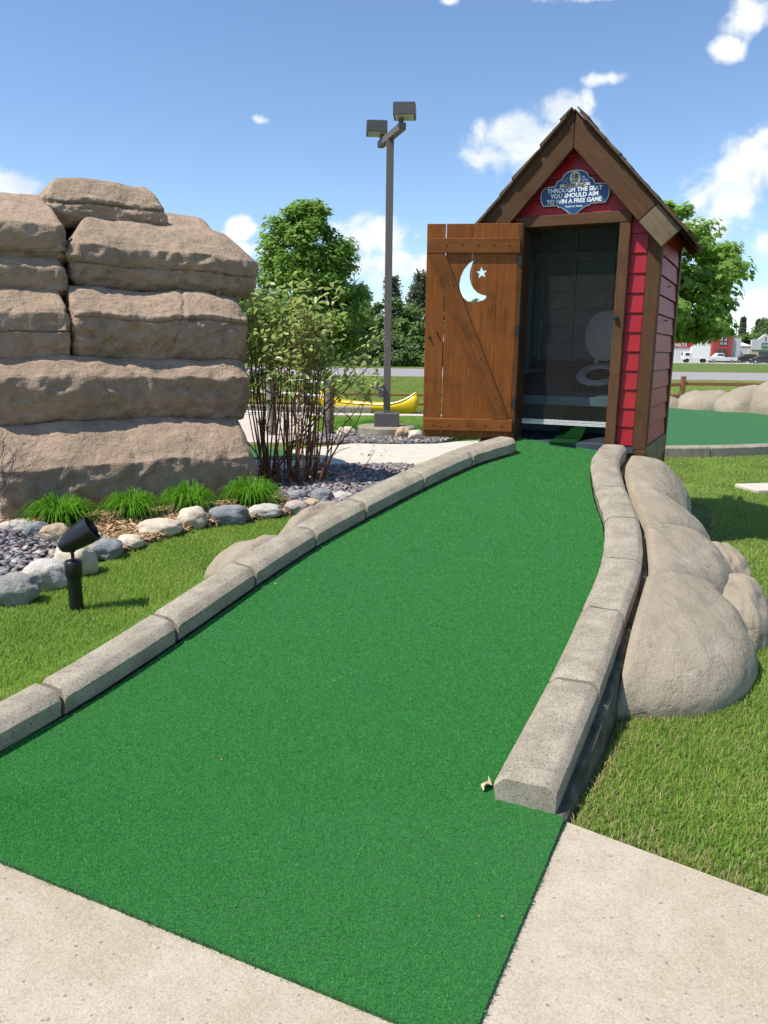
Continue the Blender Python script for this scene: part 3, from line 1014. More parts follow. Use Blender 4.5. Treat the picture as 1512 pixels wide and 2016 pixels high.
B = M['boulder']
def kerb_lobe(ya, yb, w, drop, label, seed, p=3.4, f0=.6, f1=.6, n=90, mm=34, d0=.05, zp=.72, p1=7):
    """a bulging cast boulder leaning on the kerb wall between ya and yb"""
    ys = [q[1] for q in R_OUT]; xs = [q[0] for q in R_OUT]
    V, F = [], []
    c0 = np.array([np.interp((ya + yb) / 2, ys, xs) + .3, (ya + yb) / 2])
    for i in range(n + 1):
        t = i / n
        tt = .5 - .5 * math.cos(math.pi * t)
        pp = p if tt < .5 else p1
        e = max(.0, 1 - abs(2 * tt - 1) ** pp) ** (1 / pp)
        y = ya + (yb - ya) * tt
        fl = f0 if tt < .5 else f1
        e = fl + (1 - fl) * e
        skew = np.interp(y, [3.26, 4.0, 5.0, 6.2], [.0, .42, .42, .2])
        x = np.interp(y, ys, xs) + d0
        h = (kerb_z(y) - drop)
        for j in range(-3, mm + 1):
            th = max(0, j) / mm * math.pi / 2
            d = w * e ** .6 * (.86 + .16 * math.sin(math.pi * tt) ** .8) * math.sin(th) ** .82
            z = h * (.5 + .5 * e if f0 > .3 else e) * max(0, math.cos(th)) ** zp
            if j < 0: d = .004 * j; z = z * (1 + j * .3) if j > -3 else -.1
            if j == mm: z = -.06
            X = np.array([x + d * .97, y + d * skew])
            q = (X[0], X[1], z + seed * 4)
            nz = .035 * fbm((q[0] * 1.8, q[1] * 1.8, q[2] * 1.8), 3) + .009 * fbm((q[0] * 9, q[1] * 9, q[2] * 9), 3)
            k = min(1, max(0, j) / 4)
            V.append((X[0] + nz * math.sin(th) * k - c0[0], X[1] + nz * .3 * k - c0[1], z + nz * math.cos(th) * k))
    c = mm + 4
    for i in range(n):
        for j in range(c - 1):
            F.append((i * c + j, i * c + j + 1, (i + 1) * c + j + 1, (i + 1) * c + j))
    F.append(tuple(range(c))[::-1]); F.append(tuple(range(n * c, (n + 1) * c)))
    bm = bmesh.new(); vs = [bm.verts.new(v) for v in V]
    for f in F: bm.faces.new([vs[i] for i in f])
    bmesh.ops.recalc_face_normals(bm, faces=bm.faces)
    me = bpy.data.meshes.new('boulder'); bm.to_mesh(me); bm.free()
    me.polygons.foreach_set('use_smooth', [True] * len(me.polygons)); me.materials.append(B)
    tag(link('boulder', me, None, (c0[0], c0[1], 0)), label, 'rock')
kerb_lobe(3.22, 4.05, .69, .025, 'big smooth tan boulder nearest the camera beside the right kerb', 1, 2.3, .03, .72, zp=.85)
kerb_lobe(4.00, 4.80, .68, .045, 'long tan boulder behind the big front one along the right kerb', 2, 5, .66, .74)
kerb_lobe(4.76, 5.38, .66, .06, 'middle tan boulder bulging out from the curve of the right kerb', 3, 5, .68, .76)
kerb_lobe(5.34, 6.17, .64, .06, 'tall tan boulder touching the front corner of the outhouse', 4, 5, .70, .5)
boulder('boulder', 2.50, 5.50, .17, .28, .26, B, 'small tan rock at the outer foot of the boulders, farther one', yaw=.1, seed=5, zc=-.03, lumps=.12)
boulder('boulder', 2.13, 4.42, .20, .40, .30, B, 'low tan rock on the lawn side of the big front boulder', yaw=-.3, seed=6, zc=-.03, lumps=.12)
boulder('boulder', -.80, 4.82, .20, .44, .34, B, 'low tan boulder against the left kerb, nearer of two', yaw=-.75, seed=7, zc=.06, lumps=.08, sq=2.2)
boulder('boulder', -.47, 5.50, .19, .42, .44, B, 'tan boulder against the left kerb below the border stones, farther of two', yaw=-.75, seed=8, zc=.06, lumps=.08, sq=2.2)

G = 'border stones round the planting bed'
stones = [
    # x, y, half width, half depth, height, material, label, yaw, seed, squareness
    (-2.36, 4.72, .155, .12, .17, 'stone_mid', 'grey rounded stone nearest the camera at the left edge of the gravel', .2, 11, 2.3),
    (-2.30, 5.03, .16, .12, .175, 'stone_pale', 'white angular stone just behind the left most grey one', .5, 12, 2.9),
    (-2.24, 5.38, .16, .13, .215, 'stone_cream', 'cream upright stone right behind the spotlight stem', -.2, 13, 2.6),
    (-2.17, 5.82, .13, .11, .135, 'stone_grey', 'blue grey stone peeking out to the right of the spotlight head', .1, 14, 2.8),
    (-2.76, 6.25, .125, .10, .15, 'stone_tan', 'tan pointed stone left of the spotlight head', .4, 15, 2.5),
    (-2.98, 6.42, .11, .09, .13, 'stone_grey', 'blue grey stone with white streaks beyond the gravel', .1, 16, 2.5),
    (-3.22, 6.60, .17, .12, .10, 'stone_pale', 'flat pale stone at the foot of the rock formation corner', .1, 17, 2.3),
    (-2.58, 6.08, .09, .08, .10, 'stone_grey', 'small blue stone partly behind the spotlight head', .1, 18, 2.3),
    (-2.08, 6.10, .115, .09, .10, 'stone_cream', 'small cream stone lying alone on the lawn edge', .1, 19, 2.3),
    (-1.97, 6.55, .20, .12, .135, 'stone_cream', 'long cream stone in front of the wood chips', .05, 20, 2.4),
    (-1.76, 6.88, .15, .13, .18, 'stone_cream', 'round cream stone between the long cream and the blue grey one', .1, 21, 2.2),
    (-1.46, 7.07, .19, .12, .17, 'stone_grey', 'blue grey oval stone before the third grass clump', .15, 22, 2.4),
    (-1.16, 7.35, .175, .12, .125, 'stone_pale', 'pale speckled stone before the right most grass clump', .05, 23, 2.2),
    (-.88, 7.55, .14, .11, .12, 'stone_pink', 'pinkish flat stone between pale stone and left kerb', .1, 24, 2.3),
    (-1.32, 7.18, .05, .04, .06, 'stone_grey', 'tiny grey stone between the blue grey and pale ones', 0, 25, 2.2),
    (-.94, 8.16, .12, .09, .12, 'stone_grey', 'grey blue stone under the red stemmed shrub', .1, 26, 2.3),
    (-.67, 8.12, .125, .10, .15, 'stone_grey', 'rounded grey stone right of the shrub base', .1, 27, 2.3),
    (-.74, 7.78, .08, .07, .10, 'stone_tan', 'small yellowish stone in front of the two grey ones', .1, 28, 2.3),
    (-.46, 8.18, .12, .09, .10, 'stone_pale', 'pale low stone closest to the left kerb in the gravel', .1, 29, 2.3),
    (-.58, 7.74, .11, .08, .08, 'stone_grey', 'flat grey stone against the left kerb', .1, 30, 2.3),
    (.50, 10.6, .10, .08, .10, 'stone_cream', 'yellowish pale stone on the path edge behind the kerb, left one', .1, 31, 2.3),
    (.66, 10.5, .12, .09, .13, 'stone_cream', 'yellowish pale stone on the path edge behind the kerb, right one', .3, 32, 2.3),
    (.34, 14.35, .16, .12, .22, 'stone_tan', 'tan stone right beside the lamp footing', .3, 33, 2.3),
    (.56, 14.0, .15, .12, .20, 'stone_cream', 'pale stone right of the lamp footing', .3, 34, 2.3),
    (-.72, 14.4, .20, .15, .20, 'stone_cream', 'pale stone left of the lamp in the gravel strip', .3, 35, 2.3),
]
for (x, y, rx, ry, h, mk, lb, yaw, sd_, sq) in stones:
    boulder('stone', x, y, rx * .92, ry * .95, h * .60, M[mk], lb, 'stone', yaw, sd_, h * .36, G if y < 10 else None, .18, 4, sq, fine=.035)

# ------------------------------------------------------------------ BEDS: gravel and wood chips
LAWN_EDGE = [(-2.9, 3.9), (-2.42, 4.62), (-2.3, 5.0), (-2.2, 5.35), (-2.12, 5.8), (-2.03, 6.05), (-1.9, 6.42), (-1.72, 6.78), (-1.45, 6.98), (-1.15, 7.26), (-.88, 7.46), (-.72, 7.55), (-.60, 7.6), (-.45, 7.55)]
g1_poly = [(-4.6, 3.7), (-2.9, 3.95), (-2.42, 4.68), (-2.3, 5.05), (-2.2, 5.4), (-2.3, 5.8), (-2.75, 6.3), (-3.3, 6.65), (-3.7, 6.9), (-5.6, 5.6)]
chip_poly = [(-3.6, 6.85), (-2.75, 6.32), (-2.3, 5.82), (-2.12, 5.82), (-2.03, 6.07), (-1.9, 6.44), (-1.72, 6.8), (-1.45, 7.0), (-1.15, 7.28), (-.88, 7.48), (-1.0, 8.1), (-1.35, 9.2)]
g2_poly = [(-.88, 7.5), (-.70, 7.56), (-.44, 7.58), (.05, 5.58 + 1.2), (.75, 8.2), (1.0, 9.4), (.62, 10.74), (.166, 10.87), (-.84, 10.69), (-1.25, 10.4), (-1.6, 9.3), (-1.0, 8.1)]
g3_poly = [(-1.4, 13.3), (-.55, 13.42), (.1, 13.37), (.95, 13.55), (1.3, 14.3), (.7, 15.6), (-.6, 15.6), (-1.3, 14.9)]
def bed(name, poly, label):
    return tess_surface(name, poly, M['soil'], .025, .6, label)
gb1 = bed('gravel_bed', g1_poly, 'river pebble bed left of the spotlight')
gb2 = bed('gravel_bed', g2_poly, 'pebble bed round the foot of the red stemmed shrub')
gb3 = bed('gravel_bed', g3_poly, 'pebble strip round the lamp footing')
cb = bed('mulch_bed', chip_poly, 'wood chip bed before the rock formation')

def pebble_shapes():
    out = []
    for s_ in range(6):
        bm = bmesh.new()
        bmesh.ops.create_icosphere(bm, subdivisions=1, radius=1)
        for v in bm.verts:
            c = v.co
            d = 1 + .22 * fbm((c.x + s_ * 5, c.y, c.z), 2)
            v.co = Vector((c.x * d, c.y * d * .75, c.z * d * .34))
        V = np.array([v.co[:] for v in bm.verts]); F = np.array([[v.index for v in f.verts] for f in bm.faces])
        bm.free(); out.append((V, F))
    return out
PS = pebble_shapes()
def poly_sample(poly, n):
    poly = np.array(poly); lo, hi = poly.min(0), poly.max(0); out = []
    tot = 0
    while tot < n:
        P = lo + RNG.random((n * 2, 2)) * (hi - lo)
        P = P[inpoly(P, poly)]
        out.append(P); tot += len(P)
    return np.concatenate(out)[:n]
def pebbles(parent, poly, n, smin, smax, singles=0, lift=.0):
    P = poly_sample(poly, n)
    P = P[np.argsort(P[:, 1] + .4 * RNG.random(len(P)))]
    z = terr(P[:, 0], P[:, 1]) + .03
    size = smin + (smax - smin) * RNG.random(n) ** 1.6
    pos = np.stack([P[:, 0], P[:, 1], z + size * .25 + lift * RNG.random(n)], 1)
    nr_ = np.stack([RNG.normal(0, .35, n), RNG.normal(0, .35, n), np.ones(n)], 1)
    Bs = basis(nr_, RNG.random(n) * 6.28)
    rnd = RNG.random(n)
    # the largest looking ones, in view and near, stand alone
    if singles:
        inview = np.where((np.abs(P[:, 0] / P[:, 1]) < .52), 0, 1)
        order = np.argsort(inview * 100 - size / P[:, 1] * 40)
        alone = order[:singles]
        mes = []
        for k, (TV, TF) in enumerate(PS):
            me = fast_mesh('pebble', TV, TF, M['river'], np.zeros(len(TV)), smooth=True); mes.append(me)
        for i in alone:
            o = bpy.data.objects.new('pebble', mes[int(rnd[i] * 5.99)])
            COL.objects.link(o); o.parent = parent
            mt = Matrix(Bs[i].tolist()).to_4x4(); mt.translation = Vector(pos[i]) - parent.location
            o.matrix_local = mt @ Matrix.Scale(size[i], 4)
        keep = np.setdiff1d(np.arange(n), alone)
    else:
        keep = np.arange(n)
    Vs, Fs, Rs, off = [], [], [], 0
    for k, (TV, TF) in enumerate(PS):
        ii = keep[k::6]
        S = TV[None] * size[ii][:, None, None]
        V = np.einsum('nij,nkj->nki', Bs[ii], S) + pos[ii][:, None, :]
        F = TF[None] + (np.arange(len(ii)) * len(TV))[:, None, None] + off
        Vs.append(V.reshape(-1, 3)); Fs.append(F.reshape(-1, 3)); Rs.append(np.repeat(rnd[ii], len(TV))); off += len(ii) * len(TV)
    me = fast_mesh('pebble_layer', np.concatenate(Vs), np.concatenate(Fs), M['river'], np.concatenate(Rs), smooth=True)
    o = link('pebble_layer', me, parent)
    tag(o, kind='stuff')
pebbles(gb1, g1_poly, 5200, .018, .050, 300, .025)
pebbles(gb2, g2_poly, 6500, .016, .048, 300, .025)
pebbles(gb3, g3_poly, 2600, .02, .05, 0, .02)

n = 5200
P = poly_sample(chip_poly, n)
pos = np.stack([P[:, 0], P[:, 1], terr(P[:, 0], P[:, 1]) + .035 + .02 * RNG.random(n)], 1)
nr_ = np.stack([RNG.normal(0, .4, n), RNG.normal(0, .4, n), np.ones(n)], 1)
sz = np.stack([.025 + .045 * RNG.random(n) ** 2, .006 + .01 * RNG.random(n), np.full(n, .004)], 1)
me = scatter_mesh('wood_chips', [(-1, -1, 0), (1, -.7, 0), (.9, 1, 0), (-.8, .8, 0), (-1, -1, 1), (1, -.7, 1), (.9, 1, 1), (-.8, .8, 1)], [(4, 5, 6, 7), (0, 1, 5, 4), (1, 2, 6, 5), (2, 3, 7, 6), (3, 0, 4, 7)], pos, basis(nr_, RNG.random(n) * 6.28), sz, M['mulch'], RNG.random(n))
tag(link('wood_chips', me, cb), kind='stuff')

# ------------------------------------------------------------------ OUTHOUSE
OA = 0.459
OC = (1.49, 6.50)
OZ = 0.854
HW = .665                                  # half width of the body
DEP = 1.33
EAVE = 1.80
oh = empty('outhouse', (OC[0], OC[1], OZ), -OA, 'red boarded outhouse with brown trim and open door at the top of the green', 'outhouse')
SL = 1.08                                  # roof rise per run
APEX = 2.56                                # top of the sheathing at the ridge
OVF, OVB, RUN = .15, .05, .84
def roof_z(x): return APEX - SL * abs(x)
LAP = .150
# clapboards
def siding_board(w, h, t, mat, axis='x', slant=None):
    """lapped board: thicker at its lower edge"""
    return None
def clap(name, x0, x1, z0, z1, y, mat, parent, cutl=None, cutr=None):
    """front facing board between x0..x1 (bottom) whose upper ends may be cut to the roof slope"""
    xa, xb = (cutl if cutl is not None else x0), (cutr if cutr is not None else x1)
    t0, t1 = .026, .014
    V = [(x0, y - t0, z0), (x1, y - t0, z0), (xb, y - t1, z1), (xa, y - t1, z1), (x0, y, z0), (x1, y, z0), (xb, y, z1), (xa, y, z1)]
    # rounded lower nose
    V += [(x0, y - t0 * .9, z0 - .006), (x1, y - t0 * .9, z0 - .006)]
    F = [(0, 1, 2, 3), (8, 9, 1, 0), (4, 5, 9, 8), (3, 2, 6, 7), (1, 9, 5, 6, 2), (0, 3, 7, 4, 8)]
    return obj(name, V, F, mat, parent)
z = .012
row = 0
while z < 2.3:
    z1 = z + LAP - .010
    for side in (-1, 1):
        # strips beside the door casing up to the gable
        if z < EAVE + .36:
            xo = min(HW - .075, (APEX - .10 - z) / SL)
            xo1 = min(HW - .075, (APEX - .10 - z1) / SL)
            if xo > .47 and z < 1.80:
                xo1 = max(xo1, .465)
                a, b = (.461, xo) if side > 0 else (-xo, -.461)
                if side > 0: clap('siding_board', a, b, z, z1, 0, M['red'], oh, None, xo1)
                else: clap('siding_board', a, b, z, z1, 0, M['red'], oh, -xo1, None)
    if z > 1.80:
        xo = (APEX - .10 - z) / SL; xo1 = max(.01, (APEX - .10 - z1) / SL)
        if xo > .06:
            clap('siding_board', -xo, xo, z, z1, 0, M['red'], oh, -xo1, xo1)
    z += LAP; row += 1
# gable board just above the header that joins the strips
# right and left walls
for side in (1, -1):
    z = .012
    while z < EAVE - .05:
        z1 = min(z + LAP - .010, EAVE - .02)
        x = side * HW
        t0, t1 = .026 * side, .014 * side
        V = [(x + t0, .05, z), (x + t0, DEP - .05, z), (x + t1, DEP - .05, z1), (x + t1, .05, z1), (x, .05, z), (x, DEP - .05, z), (x, DEP - .05, z1), (x, .05, z1)]
        F = [(0, 1, 2, 3), (0, 4, 5, 1), (3, 2, 6, 7), (1, 5, 6, 2), (0, 3, 7, 4)]
        if side < 0: F = [f[::-1] for f in F]
        obj('siding_board', V, F, M['red_side'] if side > 0 else M['red'], oh)
        z += LAP
# wall sheets behind the boards (painted blue grey inside)
w = MB()
w.box((-HW + .002, .03, 0), (-HW + .022, DEP - .03, EAVE + .03))
w.box((HW - .022, .03, 0), (HW - .002, DEP - .03, EAVE + .03))
w.prism([(-HW + .003, 0), (HW - .003, 0), (HW - .003, EAVE), (0, APEX - .03), (-HW + .003, EAVE)], DEP - .03, DEP - .008)
w.prism([(-HW + .003, 0), (-.40, 0), (-.40, 1.74), (.40, 1.74), (.40, 0), (HW - .003, 0), (HW - .003, EAVE), (0, APEX - .03), (-HW + .003, EAVE)], .002, .022)
w.build('wall', M['inside'], oh)
# boards of the back wall and studs seen through the door
for k in range(11):
    obj('back_board', *cbox((-HW + .03, DEP - .052, .02 + k * .165), (HW - .03, DEP - .032, .02 + k * .165 + .157), .004), M['inside'], oh)
for x in (-.56, -.26, .10, .42):
    obj('stud', *cbox((x - .022, DEP - .10, .02), (x + .022, DEP - .053, 1.86), .003), M['inside'], oh)
for y in (.25, .62, 1.0):
    obj('stud', *cbox((-HW + .024, y, .02), (-HW + .07, y + .045, 1.6), .003), M['inside'], oh)
    obj('stud', *cbox((HW - .07, y, .02), (HW - .024, y + .045, 1.6), .003), M['inside'], oh)
obj('cross_rail', *cbox((-HW + .03, DEP - .13, 1.60), (HW - .03, DEP - .102, 1.69), .003), M['inside'], oh)
obj('floor', *cbox((-HW + .02, -.02, -.05), (HW - .02, DEP - .03, 0.0)), M['inside_floor'], oh)
# corner boards, casings, header
for sx in (-1, 1):
    a, b = (HW - .07, HW + .034) if sx > 0 else (-HW - .034, -HW + .07)
    obj('corner_board', *cbox((a, -.036, -.02), (b, -.001, EAVE - .05), .004), M['trim_v'], oh)
    a, b = (HW + .001, HW + .036) if sx > 0 else (-HW - .036, -HW - .001)
    obj('corner_board', *cbox((a, .0, -.02), (b, .055, EAVE - .03), .004), M['trim_v'], oh)
    obj('corner_board', *cbox((a, DEP - .08, -.62), (b, DEP + .03, EAVE - .03), .004), M['trim_v'], oh)
    a, b = (.378, .462) if sx > 0 else (-.462, -.378)
    obj('door_casing', *cbox((a, -.074, -.03), (b, .13, 1.735), .005), M['trim_v'], oh)
obj('door_header', *cbox((-.465, -.076, 1.737), (.465, .13, 1.822), .005), M['trim_h'], oh)
# sill beam and skirt
for sx in (-1, 1):
    a, b = (HW + .001, HW + .04) if sx > 0 else (-HW - .04, -HW - .001)
    obj('sill_beam', *cbox((a, -.03, -.17), (b, DEP - .082, .004), .005), M['raw_y'], oh)
    for k in range(9):
        y0 = -.01 + k * .139
        obj('skirt_board', *cbox((a + (.006 if sx < 0 else 0), y0, -.9), (b - (.012 if sx > 0 else 0), y0 + .132, -.171), .003), M['raw_v'], oh)
    obj('corner_post', *cbox((a - .05 * (sx > 0), -.065, -.9), (b + .05 * (sx < 0), -.012, -.022), .005), M['trim_v'], oh)
for k in range(10):
    obj('skirt_board', *cbox((-HW + k * .133, DEP - .03, -.9), (-HW + k * .133 + .127, DEP - .002, -.04), .003), M['raw_v'], oh)
for k in range(12):
    obj('back_siding', *cbox((-HW + .0, DEP - .006, .0 + k * .15), (HW - .0, DEP + .018, .0 + k * .15 + .143), .004), M['red'], oh)
obj('base_frame', *cbox((-HW + .01, .02, -.86), (HW - .01, .06, -.052)), M['raw_v'], oh)

# roof
rf = empty('roof', (0, 0, 0), parent=oh)
ang = math.atan(SL)
deck = MB()
for sx in (-1, 1):
    V = []
    for (xx, yy) in ((0, -OVF - .004), (RUN, -OVF - .004), (RUN, DEP + OVB), (0, DEP + OVB)):
        V.append((sx * xx, yy, roof_z(xx) + .008))
    V += [(v[0], v[1], v[2] - .011) for v in V]
    F = [(0, 1, 2, 3), (7, 6, 5, 4), (0, 4, 5, 1), (1, 5, 6, 2), (2, 6, 7, 3), (3, 7, 4, 0)]
    deck.add(V, F if sx > 0 else [f[::-1] for f in F])
rf_deck = deck.build('roof_deck', M['trim_y'], rf)
# wooden shakes, row over row
SLEN = math.hypot(RUN, RUN * SL)
shake_meshes = []
for k in range(5):
    V, F = [], []
    wdt = 1.0
    rr = random.Random(k)
    # unit shake: x width, y up the slope 0..1, z thickness
    nseg = 4
    for j in range(2):
        for i in range(nseg + 1):
            e = rr.uniform(-.05, .03) if j == 0 else 0
            V.append((i / nseg - .5, e + j, 0)); V.append((i / nseg - .5, e + j, (1.0 if j == 0 else .35) + rr.uniform(-.18, .18)))
    s_ = 2 * (nseg + 1)
    for i in range(nseg):
        a = 2 * i
        F += [(a + 1, a + 3, s_ + a + 3, s_ + a + 1), (a, s_ + a, s_ + a + 2, a + 2), (a, a + 2, a + 3, a + 1), (s_ + a, s_ + a + 1, s_ + a + 3, s_ + a + 2)]
    F += [(0, 1, s_ + 1, s_), (s_ - 2, s_ + s_ - 2, s_ + s_ - 1, s_ - 1)]
    shake_meshes.append(mesh('shingle', V, F, M['shake']))
rr = random.Random(3)
rows = 8
exp_ = SLEN / rows
for sx in (-1, 1):
    for r_ in range(rows):
        y = -OVF - .015 - rr.uniform(0, .03)
        while y < DEP + OVB:
            wd = rr.uniform(.13, .24)
            if y + wd > DEP + OVB + .03: wd = DEP + OVB + .03 - y
            if wd < .05: break
            o = link('shingle', shake_meshes[rr.randrange(5)], rf)
            down = SLEN - r_ * exp_ + .035 + rr.uniform(-.02, .02)     # distance of the butt below the ridge
            length = exp_ * 1.75
            if r_ == rows - 1: length = exp_ * 1.02
            # local frame: X along the eave, Y up the slope, Z out
            xdir = Vector((0, 1, 0)) if sx < 0 else Vector((0, -1, 0))
            updir = Vector((-sx * math.cos(ang), 0, math.sin(ang)))
            zdir = Vector((sx * math.sin(ang), 0, math.cos(ang)))
            tilt = .012 + rr.uniform(-.003, .006)
            up2 = (updir * math.cos(tilt) - zdir * math.sin(tilt)).normalized(); z2 = (zdir * math.cos(tilt) + updir * math.sin(tilt)).normalized()
            org = Vector((0, y + wd / 2, APEX)) - updir * down + zdir * .012
            th = rr.uniform(.018, .027)
            mt = Matrix.Identity(4)
            for i in range(3):
                mt[i][0] = xdir[i] * (wd - .006); mt[i][1] = up2[i] * length; mt[i][2] = z2[i] * th; mt[i][3] = org[i]
            o.matrix_local = mt
            y += wd
# ridge caps
for k in range(7):
    for sx in (-1, 1):
        o = link('ridge_cap', shake_meshes[k % 5], rf)
        updir = Vector((-sx * math.cos(ang), 0, math.sin(ang))); zdir = Vector((sx * math.sin(ang), 0, math.cos(ang)))
        org = Vector((0, -OVF - .03 + k * .26 + .13, APEX)) + zdir * .020 - updir * .125
        xdir = Vector((0, 1, 0)) if sx < 0 else Vector((0, -1, 0))
        mt = Matrix.Identity(4)
        for i in range(3):
            mt[i][0] = xdir[i] * .255; mt[i][1] = updir[i] * .122; mt[i][2] = zdir[i] * .02; mt[i][3] = org[i]
        o.matrix_local = mt
# barge boards (front pair, with the paler spliced end on the right) and back pair
def barge(x0, x1, y, depth, mat, t=.035, startcut=False, endcut=False):
    """board under the roof edge from x0 (ridge side) to x1 (eave side)"""
    sx = 1 if x1 > x0 else -1
    dn = depth / math.cos(ang)
    a = (x0, roof_z(x0) - .004); b = (x1, roof_z(x1) - .004)
    if endcut:
        nx_, nz_ = -math.sin(ang) * sx, -math.cos(ang)
        lo = (a[0] + nx_ * depth, a[1] + nz_ * depth) if startcut else (a[0], a[1] - dn)
        poly = [a, b, (b[0] + nx_ * depth, b[1] + nz_ * depth), lo]
    else:
        poly = [a, b, (b[0], b[1] - dn), (a[0], a[1] - dn)]
    if sx > 0: poly = poly[::-1]
    V, F = prism(poly, y, y + t)
    bm = bmesh.new(); vs = [bm.verts.new(v) for v in V]
    for f in F: bm.faces.new([vs[i] for i in f])
    bmesh.ops.recalc_face_normals(bm, faces=bm.faces)
    # lay the board along its own x axis so that the grain follows it
    R = Matrix.Rotation(-ang * sx if sx > 0 else ang, 4, 'Y')
    Ri_ = Matrix.Rotation(ang if sx > 0 else -ang, 4, 'Y')
    me = bpy.data.meshes.new('barge_board')
    Rm = Matrix.Rotation(ang * sx, 4, 'Y')
    bmesh.ops.transform(bm, matrix=Rm.inverted(), verts=bm.verts)
    bmesh.ops.bevel(bm, geom=[e for e in bm.edges], offset=.004, segments=1, affect='EDGES')
    bm.to_mesh(me); bm.free(); me.materials.append(mat)
    o = link('barge_board', me, rf)
    o.matrix_local = Rm
    return o
barge(.0015, .655, -OVF + .008, .178, M['trim_h'], endcut=True)
b2 = barge(.658, RUN - .005, -OVF + .010, .178, M['raw_h'], startcut=True, endcut=True); b2['label'] = 'paler spliced end of the barge board'
barge(-.0015, -RUN + .01, -OVF + .008, .178, M['trim_h'], endcut=True)
barge(.0015, RUN - .01, DEP + OVB - .04, .06, M['trim_h'], endcut=True)
barge(-.0015, -RUN + .01, DEP + OVB - .04, .06, M['trim_h'], endcut=True)

# door, swung wide open to the left
DW, DH = .765, 1.745
HX, HY = -.395, -.105
door_ang = rad(20)                          # leaf lies 20 degrees in front of the wall line
dr = MB()
z_t0, z_t1 = DH * (1 - .133), DH * (1 - .066)
z_b0, z_b1 = DH * .022, DH * .082
dr_mesh = MB().box((-DW + .004, -.052, z_t0), (-.004, -.0265, z_t1), .004)
dr = dr_mesh.build('door', M['door_h'], oh, (HX, HY, .02), (0, 0, door_ang))
obj('door_ledge', *cbox((-DW + .004, -.052, z_b0 + .02), (-.004, -.0265, z_b1 + .02), .004), M['door_h'], dr)
obj('door_edge', *cbox((-.028, -.026, .0), (.020, .004, DH), .004), M['trim_v'], dr)
# Z brace from the free top corner down to the hinge side
ax0, az0 = -DW + .02, z_t0 - .004
ax1, az1 = -.085, z_b1 + .024
bw = .075
dx, dz = ax1 - ax0, az1 - az0
L_ = math.hypot(dx, dz)
brw = .115
poly = [(ax0 - .012, az0), (ax0 - .012 + brw + .03, az0), (ax1 + .05, az1), (ax1 + .05 - brw - .03, az1)]
V, F = prism(poly, -.052, -.0265)
th_ = math.atan2(dz, dx)
Rb_ = Matrix.Rotation(-th_, 4, 'Y')
obj('door_brace', [Rb_.inverted() @ Vector(v) for v in V], [f[::-1] for f in F], M['door_h'], dr).matrix_local = Rb_
# planks with the moon and star cut through
def moon_poly():
    fx = lambda f: -(1 - f) * DW
    fz = lambda f: DH * (1 - f)
    ox, oz, R_ = fx(.535), fz(.262), .168
    # px measured outline: outer arc from upper tip round the left to the right tip, inner arc back
    outer = [(.508, .163), (.455, .178), (.405, .205), (.372, .240), (.362, .275), (.375, .305), (.405, .332), (.455, .350), (.515, .357), (.575, .352), (.63, .343), (.665, .328)]
    inner = [(.655, .324), (.61, .320), (.56, .310), (.515, .292), (.485, .268), (.470, .240), (.472, .212), (.492, .180)]
    return [(fx(a), fz(b)) for a, b in outer + inner]
def star_poly():
    cx_, cz_ = -(1 - .598) * DW, DH * (1 - .220)
    return [(cx_ + math.cos(rad(90 + 36 * k + 6)) * (.049 if k % 2 == 0 else .020), cz_ + math.sin(rad(90 + 36 * k + 6)) * (.049 if k % 2 == 0 else .020)) for k in range(10)]
def cutter(poly):
    V, F = prism(poly, -.2, .2)
    bm = bmesh.new(); vs = [bm.verts.new(v) for v in V]
    for f in F: bm.faces.new([vs[i] for i in f])
    bmesh.ops.recalc_face_normals(bm, faces=bm.faces)
    me = bpy.data.meshes.new('cut'); bm.to_mesh(me); bm.free()
    o = bpy.data.objects.new('cut', me); COL.objects.link(o); return o
c1, c2 = cutter(moon_poly()), cutter(star_poly())
edges = [0, .205, .49, .765, 1.0]
for k in range(4):
    xa = -DW + edges[k] * DW + (.0035 if k == 1 else .0005); xb = -DW + edges[k + 1] * DW - (.0035 if k == 0 else .0005)
    V, F = cbox((xa, -.026, 0), (xb, 0, DH + random.uniform(-.003, .003)), .003)
    o = obj('plank', V, F, M['door_v'], None)
    if k in (1, 2):
        for c in (c1, c2):
            md = o.modifiers.new('cut', 'BOOLEAN'); md.operation = 'DIFFERENCE'; md.object = c; md.solver = 'EXACT'
        dg = bpy.context.evaluated_depsgraph_get()
        nm = bpy.data.meshes.new_from_object(o.evaluated_get(dg))
        o.modifiers.clear(); o.data = nm
        nm.name = 'plank'
    o.parent = dr
for c in (c1, c2): bpy.data.objects.remove(c)
for zz in (.30, .90, 1.45):
    hb = MB(); hb.tube([(0, -.03, zz - .045), (0, -.03, zz + .045)], .009, 10); hb.box((-.03, -.0535, zz - .04), (.0, -.047, zz + .04), .001)
    hb.build('hinge', M['black'], dr, (.012, 0, 0))
screw_me = mesh('screw', *lathe([(.006, 0), (.0075, .002), (.0, .004)], 8), M['black'])
for (fx_, fz_) in ((.22, .098), (.38, .098), (.55, .098), (.72, .098), (.88, .098), (.12, .94), (.3, .94), (.5, .94), (.7, .94), (.88, .94), (.3, .28), (.62, .62), (.8, .8)):
    link('screw', screw_me, dr, (-(1 - fx_) * DW, -.052, DH * (1 - fz_)), (rad(90), 0, 0))
lk = MB()
for (fx_, fz_, r_) in ((.055, .52, .011), (.135, .50, .010)):
    lk.lathe([(r_, 0), (r_, .010), (r_ * .6, .02), (0, .022)], 10, Matrix.Translation((-(1 - fx_) * DW, -.026, DH * (1 - fz_))) @ Matrix.Rotation(rad(90), 4, 'X'))
lk.build('latch_screw', M['black'], dr)
